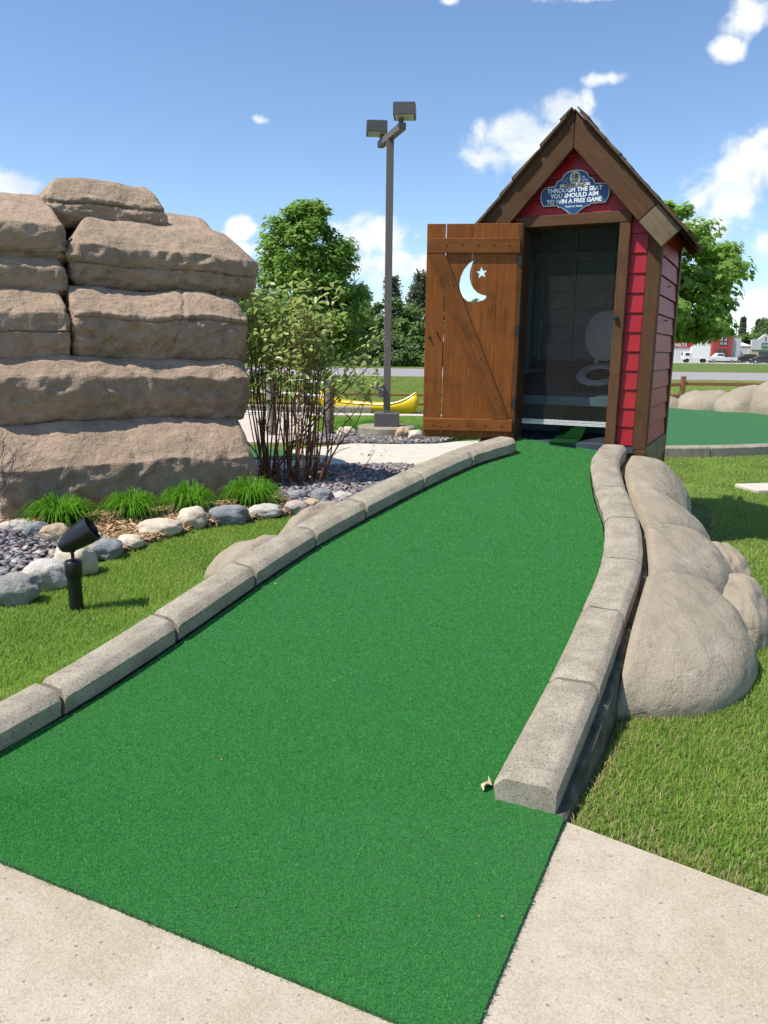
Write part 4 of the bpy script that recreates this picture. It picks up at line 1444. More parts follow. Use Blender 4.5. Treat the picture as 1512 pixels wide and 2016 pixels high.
# catch on the right casing
ct = MB()
ct.lathe([(.016, 0), (.018, .01), (.012, .02), (.012, .034), (.0, .036)], 14, Matrix.Translation((.405, -.074, 1.02)) @ Matrix.Rotation(rad(90), 4, 'X'))
ct.box((.385, -.10, 1.005), (.425, -.080, 1.03), .004)
ct.build('door_catch', M['black'], oh, smooth=True)

for (yy, zz) in ((.62, 1.30), (.60, 1.02)):
    MB().tube([(0, 0, 0), (.02, 0, .004), (.024, .05, .010), (.02, .10, .014)], .005, 6).build('hook', M['black'], oh, (HW + .024, yy, zz))
# wire screen in the doorway: real wires, with its bottom rail
ws = MB()
PITCH_W = .0158
xs = np.arange(-.376, .377, PITCH_W); zs = np.arange(.16, 1.735, PITCH_W)
for x in xs: ws.box((x - .00065, .0005, .15), (x + .00065, .0018, 1.735))
for zz in zs: ws.box((-.378, -.0015, zz - .00065), (.378, .0001, zz + .00065))
wo = ws.build('wire_screen', M['wire'], oh, (0, .10, 0)); wo['kind'] = 'stuff'
obj('screen_rail', *cbox((-.377, .106, .135), (.377, .124, .178), .003), M['white'], oh)

# bench with toilet seat and the little turf ramp
LZ0, LZ1, BY0, BY1 = .355, .67, .50, 1.25
V = [(-.62, BY0, LZ0), (.62, BY0, LZ0), (.62, BY1, LZ1), (-.62, BY1, LZ1)]
V += [(a, b, c - .02) for a, b, c in V]
obj('bench', V, [(0, 1, 2, 3), (7, 6, 5, 4), (0, 4, 5, 1), (1, 5, 6, 2), (2, 6, 7, 3), (3, 7, 4, 0)], M['inside_floor'], oh)
obj('bench_front', *cbox((-.62, BY0 - .024, LZ0 - .075), (.62, BY0 - .002, LZ0 + .006), .004), M['inside'], oh)
obj('bench_panel', *cbox((-.62, .86, .002), (.62, .88, .40), .003), M['inside'], oh)
def strip(pts, w):
    V, F = [], []
    for (y, zz) in pts: V += [(-w / 2 + .02, y, zz), (w / 2 + .02, y, zz)]
    for i in range(len(pts) - 1): F.append((2 * i, 2 * i + 1, 2 * i + 3, 2 * i + 2))
    return V, F
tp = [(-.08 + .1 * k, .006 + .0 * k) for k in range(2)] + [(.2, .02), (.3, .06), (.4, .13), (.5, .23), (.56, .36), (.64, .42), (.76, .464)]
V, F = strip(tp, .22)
obj('turf_ramp', V, F, M['turf_shaded'], oh, smooth=True)
slope_ = math.atan2(LZ1 - LZ0, BY1 - BY0)
def ring_mesh(rx, ry, ix, iy, t, n=36):
    V, F = [], []
    for k in range(n):
        a = 2 * math.pi * k / n
        c, s_ = math.cos(a), math.sin(a)
        for (qx, qy, z) in ((ix, iy, 0), (rx, ry, 0), (rx + .004, ry + .004, t * .5), (rx - .012, ry - .012, t), (ix + .012, iy + .012, t), (ix, iy, t * .5)):
            V.append((qx * c, qy * s_, z))
    for k in range(n):
        l = (k + 1) % n
        for j in range(6):
            F.append((k * 6 + j, l * 6 + j, l * 6 + (j + 1) % 6, k * 6 + (j + 1) % 6)[::-1])
    return V, F
SX, SY = .10, .93
ts = obj('toilet_seat', *ring_mesh(.20, .235, .115, .155, .03), M['seat_white'], oh, (SX, SY, LZ0 + (SY - BY0) * (LZ1 - LZ0) / (BY1 - BY0) + .004), (slope_, 0, 0), smooth=True, sharp=50)
hole = MB(); hole.lathe([(.112, 0), (.0, .0005)], 24)
obj('seat_hole_disc', *lathe([(.118, .0), (.118, .003), (.0, .0035)], 30), M['ink'], oh, (SX, SY, LZ0 + (SY - BY0) * (LZ1 - LZ0) / (BY1 - BY0) + .002), (slope_, 0, 0))  # solid black disc, darkness of the opening put in as colour
lid = MB()
n_l = 40
V = []
for lay, (k, yy) in enumerate(((.97, .0), (1, .006), (1, .016), (.94, .022))):
    for i in range(n_l):
        a = 2 * math.pi * i / n_l
        c, s_ = math.cos(a), math.sin(a)
        V.append((.198 * k * math.copysign(abs(c) ** .85, c), -yy, .225 + .235 * k * math.copysign(abs(s_) ** .9, s_)))
F = [tuple(range(n_l)), tuple(range(4 * n_l - 1, 3 * n_l - 1, -1))]
for lay in range(3):
    for i in range(n_l):
        j = (i + 1) % n_l
        F.append((lay * n_l + i, lay * n_l + n_l + i, lay * n_l + n_l + j, lay * n_l + j))
lidz = LZ0 + (1.17 - BY0) * (LZ1 - LZ0) / (BY1 - BY0)
obj('toilet_lid', V, F, M['seat_white'], oh, (SX, 1.185, lidz + .045), (rad(-3), 0, 0), smooth=True, sharp=50)
hg = MB()
for sx in (-1, 1):
    hg.box((sx * .075 - .018, -.02, 0), (sx * .075 + .018, .02, .05), .006)
hg.build('seat_hinge', M['seat_white'], oh, (SX, 1.165, lidz + .003))
# small side shelf in the left corner
sh = MB(); sh.box((-HW + .07, .45, .56), (-HW + .22, 1.0, .585), .003); sh.box((-HW + .07, .45, .30), (-HW + .09, 1.0, .56), .002)
sh.build('side_shelf', M['inside'], oh)

# ------------------------------------------------------------------ hole sign on the gable
def font_mesh(text, size, extrude=.001, bold=0.0, shear=0.0, align='CENTER', spacing=1.0):
    cu = bpy.data.curves.new('lettering', 'FONT')
    cu.body = text; cu.size = size; cu.extrude = extrude; cu.offset = bold; cu.shear = shear
    cu.align_x = align; cu.align_y = 'CENTER'; cu.space_character = spacing
    cu.resolution_u = 4
    o = bpy.data.objects.new('lettering', cu); COL.objects.link(o)
    dg = bpy.context.evaluated_depsgraph_get()
    me = bpy.data.meshes.new_from_object(o.evaluated_get(dg))
    bpy.data.objects.remove(o); bpy.data.curves.remove(cu)
    me.name = 'lettering'
    return me
sgn = empty('hole_sign', (OC[0] - math.sin(OA) * .045 + .008 * math.cos(OA), OC[1] - math.cos(OA) * .045, OZ + 1.985), -OA, 'blue scalloped sign with white lettering for hole 18 on the outhouse gable', 'sign')
half = [(0, .165), (.03, .164), (.06, .157), (.09, .138), (.105, .112), (.107, .104), (.12, .102), (.14, .09), (.155, .064), (.158, .055), (.215, .055), (.245, .045), (.265, .022), (.272, -.01), (.268, -.045), (.252, -.078), (.247, -.09), (.13, -.092), (.127, -.104), (.10, -.108), (.07, -.125), (.04, -.15), (.018, -.162), (0, -.165)]
def sign_outline(k=0.0):
    pts = [(x, z) for x, z in half] + [(-x, z) for x, z in half[-2:0:-1]]
    c = []
    n = len(pts)
    for i in range(n):
        p0, p1, p2 = Vector(pts[i - 1]), Vector(pts[i]), Vector(pts[(i + 1) % n])
        d = (p2 - p0).normalized()
        nn = Vector((-d.y, d.x))
        c.append((p1.x + nn.x * k, p1.y + nn.y * k))
    return c
SCS = 1.0
def sgn_layer(name, k, y0, y1, mat):
    poly = sign_outline(k)
    V, F = prism([p for p in poly[::-1]], y0, y1)
    bm = bmesh.new(); vs = [bm.verts.new(v) for v in V]
    for f in F: bm.faces.new([vs[i] for i in f])
    bmesh.ops.recalc_face_normals(bm, faces=bm.faces)
    bmesh.ops.triangulate(bm, faces=[f for f in bm.faces if len(f.verts) > 4])
    me = bpy.data.meshes.new(name); bm.to_mesh(me); bm.free(); me.materials.append(mat)
    return link(name, me, sgn)
sgn_layer('backing_board', .004, -.003, .018, M['sign_back'])
sgn_layer('white_rim', .0, -.008, -.0032, M['sign_white'])
sgn_layer('sign_face', -.006, -.011, -.0081, M['sign_blue'])
def sgn_text(t, x, z, size, mat, bold=0, y=-.0125, shear=0, spacing=1.0, sx=1.0):
    me = font_mesh(t, size, .0008, bold, shear, spacing=spacing)
    me.materials.clear(); me.materials.append(mat)
    o = link('lettering', me, sgn, (x, y, z), (rad(90), 0, 0))
    o.scale = (sx, 1, 1)
    return o
obj('cream_disc', *lathe([(.044, 0), (.044, .002), (0, .0021)], 30), M['sign_cream'], sgn, (0, -.0112, .108), (rad(90), 0, 0)).scale = (1, 1.1, 1)
obj('cream_band', *cbox((-.118, -.0135, .044), (.118, -.0112, .066)), M['sign_cream'], sgn)
sgn_text('18', -.004, .116, .052, M['ink'], .0016, -.0145)
sgn_text('TH', .031, .128, .012, M['ink'], .0004, -.0145)
sgn_text('HOLE', 0, .084, .019, M['ink'], .0006, -.0145, spacing=1.1)
sgn_text('"NATURE CALLS"', 0, .055, .0215, M['ink'], .0007, -.0148)
sgn_text('THROUGH THE SEAT', 0, .019, .0445, M['sign_white'], .0016, spacing=1.02, sx=1.0)
sgn_text('YOU SHOULD AIM', 0, -.022, .0445, M['sign_white'], .0016, spacing=1.02)
sgn_text('TO WIN A FREE GAME', 0, -.064, .0445, M['sign_white'], .0016, spacing=1.0, sx=.97)
sgn_text('Thanks for Playing', 0, -.104, .019, M['sign_white'], .0003)
# scroll ornaments beside the disc
for sx in (-1, 1):
    sw = MB()
    for (x0, z0, r0, tn) in ((.070, .082, .014, 1.6), (.094, .077, .010, 1.4), (.064, .104, .010, 1.3)):
        pts = [(sx * (x0 + r0 * (1 - k / 16) * math.cos(k / 12 * math.pi * 2 * tn * .5)), -.0122, z0 + r0 * (1 - k / 16) * math.sin(k / 12 * math.pi * 2 * tn * .5)) for k in range(13)]
        sw.tube(pts, .0016, 5)
    sw.build('scroll_ornament', M['sign_cream'], sgn)

# ------------------------------------------------------------------ SPOTLIGHT in the lawn
sx_, sy_ = -1.93, 4.60
sp = empty('spotlight', (sx_, sy_, float(terr(sx_, sy_)) + .02), 0, 'black garden spotlight on a short stake in the left lawn', 'spotlight')
stake = MB().lathe([(.043, -.05), (.043, .19), (.045, .20), (.052, .215), (.053, .295), (.050, .305), (.046, .309), (.015, .312), (.012, .322)], 28)
stake.build('stake', M['black'], sp, smooth=True, sharp=50)
kn = MB().lathe([(.010, .31), (.011, .345), (.010, .365)], 12)
kn.lathe([(.016, -.016), (.019, -.012), (.019, .012), (.016, .016)], 16, Matrix.Translation((0, 0, .375)) @ Matrix.Rotation(rad(90), 4, 'X'))
kn.build('knuckle', M['black'], sp, smooth=True)
obj('knuckle_screw', *lathe([(.006, 0), (.006, .003), (.0, .004)], 10), M['steel'], sp, (0, -.0165, .375), (rad(90), 0, 0))
prof = [(.012, -.125), (.03, -.118), (.045, -.10), (.058, -.07), (.068, -.03), (.076, .02), (.081, .07), (.083, .105), (.084, .112), (.078, .112), (.074, .09), (.066, .04), (.0, .038)]
tiltm = Matrix.Translation((.035, 0, .455)) @ Matrix.Rotation(rad(12), 4, 'Z') @ Matrix.Rotation(rad(58), 4, 'Y')
hd = MB().lathe(prof, 32, tiltm)
hd.build('lamp_shade', M['black'], sp, smooth=True, sharp=50)
MB().lathe([(.066, .058), (.0, .060)], 24, tiltm).build('lens', M['lens'], sp)

# ------------------------------------------------------------------ LAMP POST
lp = empty('lamp_post', (.03, 14.9, 0), 0, 'tall square bronze lamp post with two shoebox heads behind the path', 'lamp post')
obj('pole', *cbox((-.068, -.068, .3), (.068, .068, 5.31), .008), M['bronze'], lp)
obj('base_cover', *cbox((-.24, -.24, .17), (.24, .24, .43), .012), M['bronze2'], lp)
MB().lathe([(.56, -.1), (.56, .15), (.54, .17), (.0, .175)], 40).build('concrete_footing', M['kerb'], lp, smooth=True, sharp=40)
jb = MB().box((-.17, -.13, .72), (-.071, .0, .98), .01); jb.box((-.215, -.10, .85), (-.171, .0, 1.02), .008)
jb.build('junction_box', M['bronze2'], lp)
# arm runs diagonally through the pole top, a head stands at each end
A0, A1 = Vector((-.17, .56, 5.37)), Vector((.20, -.62, 5.37))
ad = (A1 - A0).normalized(); aang = math.atan2(ad.y, ad.x)
arm = MB().box((-.66, -.06, -.06), (.66, .06, .06), .008, Matrix.Translation((A0 + A1) / 2) @ Matrix.Rotation(aang, 4, 'Z'))
arm.build('arm', M['bronze'], lp)
for k, (end, ang_) in enumerate(((A0, rad(3)), (A1, rad(-4)))):
    e = end - ad * (.06 if k else -.06)
    riser = MB().box((-.045, -.045, .06), (.045, .045, .15), .006, Matrix.Translation(e))
    riser.build('riser', M['bronze'], lp)
    T = Matrix.Translation((e.x + (.06 if k else -.10), e.y - .06, e.z + .15)) @ Matrix.Rotation(ang_, 4, 'Z')
    h = MB().prism([(-.19, .0), (.19, .0), (.19, .17), (.172, .185), (-.172, .185), (-.19, .17)], -.21, .21, T)
    hh_ = h.build('lamp_head', M['bronze2'], lp)
    MB().box((-.16, -.18, -.012), (.16, .18, -.002), .002, T).build('lens', M['lens'], hh_)

# ------------------------------------------------------------------ CANOE
cz = float(terr(-.3, 25.2))
cn = empty('canoe', (-.62, 25.6, cz + .05), rad(-27), 'bright yellow canoe lying on the grass in front of the rail fence', 'canoe')
def canoe_shell():
    V, F = [], []
    n = 40; mseg = 14
    Lh = 1.78
    for i in range(n + 1):
        t = -1 + 2 * i / n
        x = Lh * t
        a = abs(t)
        hw = .40 * (1 - a ** 2.4) ** .8 + .012
        gun = .29 + .40 * a ** 4.2
        keel = .0 + .09 * max(0, a - .78) / .22 * max(0, a - .78) / .22
        for j in range(mseg + 1):
            s_ = -1 + 2 * j / mseg
            th = s_ * math.pi / 2
            yy = hw * math.copysign(abs(math.sin(th)) ** .75, th)
            zz = keel + (gun - keel) * (1 - abs(math.cos(th)) ** .65)
            # raked ends
            V.append((x + .10 * math.copysign(1, t) * a ** 6 * math.sin(min(1, max(0, (zz - keel) / (gun - keel))) * math.pi) * 1.0, yy, zz))
    for i in range(n):
        for j in range(mseg):
            q = i * (mseg + 1) + j
            F.append((q, q + 1, q + mseg + 2, q + mseg + 1))
    return V, F, n, mseg
V, F, n_c, m_c = canoe_shell()
hull = obj('hull', V, F, M['yellow'], cn, smooth=True)
sd2 = hull.modifiers.new('thickness', 'SOLIDIFY'); sd2.thickness = .012
for sd_ in (0, m_c):
    MB().tube([V[i * (m_c + 1) + sd_] for i in range(n_c + 1)], .018, 6).build('gunwale', M['yellow'], cn, smooth=True)
for x in (-.75, .05, .85):
    i = int((x / 1.78 + 1) / 2 * n_c)
    a, b = V[i * (m_c + 1)], V[i * (m_c + 1) + m_c]
    obj('thwart', *cbox((x - .04, a[1] + .01, a[2] - .05), (x + .04, b[1] - .01, a[2] - .025), .004), M['fence_h'], cn)
MB().tube([V[i * (m_c + 1) + 3] if False else (V[i * (m_c + 1) + 4][0], V[i * (m_c + 1) + 4][1] - .012, V[i * (m_c + 1) + 4][2]) for i in range(6, n_c - 9)], .014, 5).build('side_rib', M['yellow'], cn, smooth=True)

# ------------------------------------------------------------------ FENCES
def rail_fence(label, pts, ph, rails, group=None):
    x0, y0 = pts[0]
    z0 = float(terr(x0, y0)) + .03
    root = empty('rail_fence', (x0, y0, z0), 0, label, 'fence', 'rail fences beyond the course')
    P = [Vector((x - x0, y - y0, float(terr(x, y)) + .03 - z0)) for x, y in pts]
    for p in P:
        obj('post', *cbox((p.x - .065, p.y - .065, p.z - .1), (p.x + .065, p.y + .065, p.z + ph), .012), M['fence'], root)
    for a, b in zip(P[:-1], P[1:]):
        for r in rails:
            mid = (a + b) / 2 + Vector((0, 0, r)); d = b - a
            o = obj('rail', *cbox((-d.length / 2 - .08, -.03, -.05), (d.length / 2 + .08, .03, .05), .012), M['fence_h'], root)
            o.matrix_local = Matrix.Translation(mid + Vector((random.uniform(-.01, .01), 0, random.uniform(-.015, .015)))) @ d.to_track_quat('X', 'Z').to_matrix().to_4x4()
    return root
rail_fence('low red brown rail fence behind the yellow canoe', [(-9.4 + 2.9 * k, 32.6 + .05 * k) for k in range(6)], .88, (.66, .28))
rail_fence('red brown rail fence behind the right hand green', [(8.95 - 3.15 * .0 + 2.92 * k, 23.4 - .12 * k) for k in range(-1, 5)], .95, (.72, .36))

# grey posts and white pipe railing behind the shrub
for k, (x, y, lb) in enumerate(((-2.15, 14.6, 'left grey weathered post behind the red stemmed shrub'), (-1.08, 14.7, 'right grey weathered post behind the red stemmed shrub'))):
    o = MB().lathe([(.085, 0), (.085, 1.02), (.07, 1.06), (0, 1.07)], 14).build('wooden_post', M['bark_grey'], None, (x, y, float(terr(x, y))), smooth=True)
    tag(o, lb, 'post', 'grey posts behind the shrub')
pr = empty('pipe_railing', (-4.0, 19.2, float(terr(-4, 19.2))), 0, 'white pipe railing seen through the stems of the shrub', 'railing')
for h in (.95, .62, .12):
    MB().tube([(0, 0, h), (.9, .1, h - .02), (1.9, .05, h - .06), (2.55, -.1, h - .10)], .03, 8).build('pipe', M['white'], pr, smooth=True)
for x in (.02, 1.25, 2.5):
    MB().tube([(x, 0, -.05), (x, 0, .93 - .03 * x)], .028, 8).build('pipe_upright', M['white'], pr, smooth=True)
tr_ = MB().tube([(1.9 + .1 * math.cos(a), -.04, .36 + .1 * math.sin(a)) for a in np.linspace(0, 2 * math.pi, 17)], .012, 6)
tr_.build('ring', M['white'], pr, smooth=True)

# ------------------------------------------------------------------ GREEN on the right, and far greens
RG_EDGE = [(4.1, 12.2), (5.2, 12.35), (6.4, 12.75), (7.6, 13.4), (9.2, 14.6)]
def rg_z(x, y): return .075 + .030 * max(0, y - 12.8)
rgp = [(2.6, 12.35)] + [(a, b + .1) for a, b in RG_EDGE] + [(10.2, 16.2), (9.6, 18.6), (8.6, 19.6), (6.0, 19.9), (2.4, 19.6)]
bm = bmesh.new(); f0 = bm.faces.new([bm.verts.new((x, y, 0)) for x, y in rgp])
for y in np.arange(13, 20, .5): bmesh.ops.bisect_plane(bm, geom=bm.verts[:] + bm.edges[:] + bm.faces[:], plane_co=(0, y, 0), plane_no=(0, 1, 0))
for x in np.arange(3, 10, .5): bmesh.ops.bisect_plane(bm, geom=bm.verts[:] + bm.edges[:] + bm.faces[:], plane_co=(x, 0, 0), plane_no=(1, 0, 0))
for v in bm.verts: v.co.z = rg_z(v.co.x, v.co.y)
for f in bm.faces:
    f.normal_update()
    if f.normal.z < 0: f.normal_flip()
me = bpy.data.meshes.new('putting_green'); bm.to_mesh(me); bm.free(); me.materials.append(M['turf'])
tag(link('putting_green', me), 'green turf of the next hole on the right ringed by tan rocks', kind='structure')
e0 = [(2.5, 12.3)] + RG_EDGE
kerb('kerb', 'curved concrete kerb in front of the right hand green', [(a, b + .12) for a, b in e0], [(a + .03, b - .10) for a, b in e0], 1, zf=lambda y: .155, drop=.09, per=5, outer_drop=.19)
for (x, y, rx, ry, rz, lb, yaw, sd_) in (
    (7.10, 19.8, .62, .5, .55, 'small tan rock at the left end of the ring round the far green', .0, 41),
    (8.10, 19.5, .80, .6, .72, 'low rounded tan rock second from the left behind the green', .1, 42),
    (8.95, 19.1, .95, .6, .82, 'wide tan rock with its seam in the middle of the ring', .2, 43),
    (9.75, 18.6, 1.0, .7, 1.05, 'tallest tan rock of the ring under the fence post', .2, 44),
    (10.5, 17.7, 1.0, .9, 1.0, 'tan rock curving round the right end of the green', .6, 45),
    (9.15, 15.75, 1.25, .75, .62, 'long low tan rock pushing into the green from the right', .45, 46),
    (8.85, 14.75, .5, .3, .30, 'small tan rock at the right end of the kerb', .4, 47)):
    boulder('boulder', x, y, rx, ry, rz, B, lb, yaw=yaw, seed=sd_, zc=.0, lumps=.10, sq=2.5, group='rocks ringing the right hand green', sub=4)
# pale paver in the right lawn
tag(MB().box((-.34, -.22, -.02), (.34, .22, .035), .012).build('paving_slab', M['path'], None, (4.72, 9.25, 0), (0, 0, rad(12))), 'pale flat slab lying in the grass at the right edge', 'paving slab')
# greens seen behind on the left
tess_surface('putting_green', [(-2.7, 11.2), (-1.35, 11.25), (-.95, 11.35), (-1.75, 12.35), (-2.7, 12.4)], M['turf'], .042, .8, 'dark corner of turf in the shade of the rock formation')
tess_surface('putting_green', [(-6.0, 24.2), (-1.0, 24.0), (-.5, 24.6), (-2.2, 25.6), (-6, 25.6)], M['turf'], .04, .8, 'strip of turf left of the canoe')
tess_surface('putting_green', [(1.6, 25.3), (4.4, 25.5), (4.4, 28.0), (1.8, 28.0)], M['turf'], .04, .8, 'strip of turf behind the bow of the canoe')
zl = float(terr(-1.5, 21.8)) + .03
e1 = [(-4.2, 22.9), (-3.0, 22.95), (-2.2, 22.9), (-1.5, 22.85), (-.9, 22.8), (-.42, 22.75)]
zk = float(terr(-1.5, 22.9))
kerb('kerb', 'grey block kerb on the far path left of the canoe', [(a, b + .22) for a, b in e1], e1, 1, zf=lambda y: zk + .22, drop=.12, per=3, outer_drop=.26)
e2 = [(-.42, 22.75), (-.9, 23.6), (-1.5, 24.0), (-2.4, 24.2)]
tag(tess_surface('mulch_bed', [(-1.9, 30.4), (2.4, 30.6), (2.4, 32.4), (-1.9, 32.2)], mat_var('dark_mulch', (.06, .045, .03), (.13, .1, .065), 9, .95, .6, 12, .03, .1, True), .03, .8), 'dark mulch strip at the foot of the fence')

# ------------------------------------------------------------------ PLANTS
LEAF_T = [(0, 0, 0), (.32, .30, .05), (.0, 1, -.03), (-.32, .30, .05)]
LEAF_F = [(0, 1, 2, 3)]
STAR_T = [(0, 0, 0), (.30, -.06, .0), (.52, .30, -.05), (.26, .36, .02), (.30, .85, -.06), (.0, .60, .04), (-.0, 1.0, -.05), (-.3, .85, -.06), (-.26, .36, .02), (-.52, .30, -.05), (-.30, -.06, 0)]
STAR_F = [(0, 1, 2, 3), (0, 3, 4, 5), (0, 5, 7, 8), (0, 8, 9, 10)]

def limb(mb, a, b, r0, r1, bend=.15, n=5, seg=6):
    a, b = Vector(a), Vector(b)
    d = (b - a)
    off = Vector((random.uniform(-1, 1), random.uniform(-1, 1), random.uniform(-.2, .6))) * d.length * bend
    pts = [a + d * t + off * math.sin(t * math.pi) for t in np.linspace(0, 1, n)]
    mb.tube(pts, [r0 + (r1 - r0) * t for t in np.linspace(0, 1, n)], seg)
    return pts

def broad_tree(name, label, x, y, h, z0, rad_fn, nclump, per, size, mat, trunk_r, group=None, seed=0, bark='bark', tmpl=(LEAF_T, LEAF_F), clump=.16, droop=.2, base=None, skirt=.0):
    """trunk with limbs and a crown of leaf clumps; rad_fn(t) = crown radius at t (0 bottom of crown .. 1 top)"""
    rs = np.random.default_rng(seed); random.seed(seed)
    g = float(terr(x, y)) if base is None else base
    root = empty(name, (x, y, g), 0, label, 'tree', group)
    tb = MB()
    tb.tube([(0, 0, -.1), (.01, .0, .12), (.02, .01, z0), (.0, .03, z0 + (h - z0) * .5), (.02, 0, h * .93)], [trunk_r * 1.5, trunk_r, trunk_r * .85, trunk_r * .45, trunk_r * .1], 10)
    C, Rr = [], []
    Hc = h - z0
    rmax = max(rad_fn(t) for t in np.linspace(0, 1, 20))
    while len(C) < nclump:
        t = rs.random(); r = rad_fn(t)
        if rs.random() > (r / rmax) ** 1.3 + .05: continue
        a = rs.random() * 6.283
        q = r * (rs.random() ** .38)
        C.append((q * math.cos(a), q * math.sin(a), z0 + Hc * t)); Rr.append(clump * rmax * (.65 + .7 * rs.random()) * (.5 + .5 * r / rmax))
    C = np.array(C); Rr = np.array(Rr)
    for i in rs.choice(len(C), min(26, len(C)), replace=False):
        c = C[i]
        zt = max(z0 * .9, c[2] - .55 * math.hypot(c[0], c[1]) - .1 * Hc)
        limb(tb, (.0, .0, zt), c, max(.012, trunk_r * .34 * (1 - (zt - z0) / Hc * .6)), trunk_r * .06, .1, 5, 5)
    n = nclump * per
    ci = np.repeat(np.arange(nclump), per)
    d = rs.normal(0, 1, (n, 3)); d /= np.linalg.norm(d, axis=1)[:, None]
    rr_ = Rr[ci] * rs.random(n) ** .45
    pos = C[ci] + d * rr_[:, None] * np.array([1.15, 1.15, .8])
    out = pos - np.array([0, 0, z0 + Hc * .35]); out /= np.linalg.norm(out, axis=1)[:, None] + 1e-6
    nr_ = d * .6 + out * .5 + np.array([0, 0, .75]) + rs.normal(0, .45, (n, 3))
    Bs = basis(nr_, rs.random(n) * 6.283)
    # leaf tips hang outwards and down
    rnd = np.clip(.5 * rs.random(n) + .35 * rs.random(nclump)[ci] + .15, 0, 1)
    tb.build('trunk', M[bark], root, smooth=True, sharp=60)
    me = scatter_mesh('crown', tmpl[0], tmpl[1], pos, Bs, size * (.7 + .6 * rs.random(n)), mat, rnd)
    link('crown', me, root)
    return root

# left maple between rock and lamp
def maple_l(t): return float(np.interp(t, [0, .06, .12, .37, .61, .77, .89, .97, 1], [.8, 1.63, 2.0, 2.1, 1.72, 1.38, 1.02, .42, .12]))
broad_tree('maple_tree', 'bushy green young maple between the rock formation and the lamp post', -2.87, 28.5, 7.45, 1.75, maple_l, 220, 200, .17, M['leaf_maple'], .11, seed=24, clump=.22)
# right maple behind the outhouse
def maple_r(t): return float(np.interp(t, [0, .1, .2, .33, .5, .7, .8, .88, 1], [1.2, 2.1, 2.5, 2.65, 2.5, 1.95, 1.25, .9, .3]))
broad_tree('maple_tree', 'pale leaved maple right behind the outhouse', 9.3, 26.5, 6.75, 2.1, maple_r, 105, 150, .205, M['leaf_maple2'], .085, seed=22, clump=.20, tmpl=(STAR_T, STAR_F))

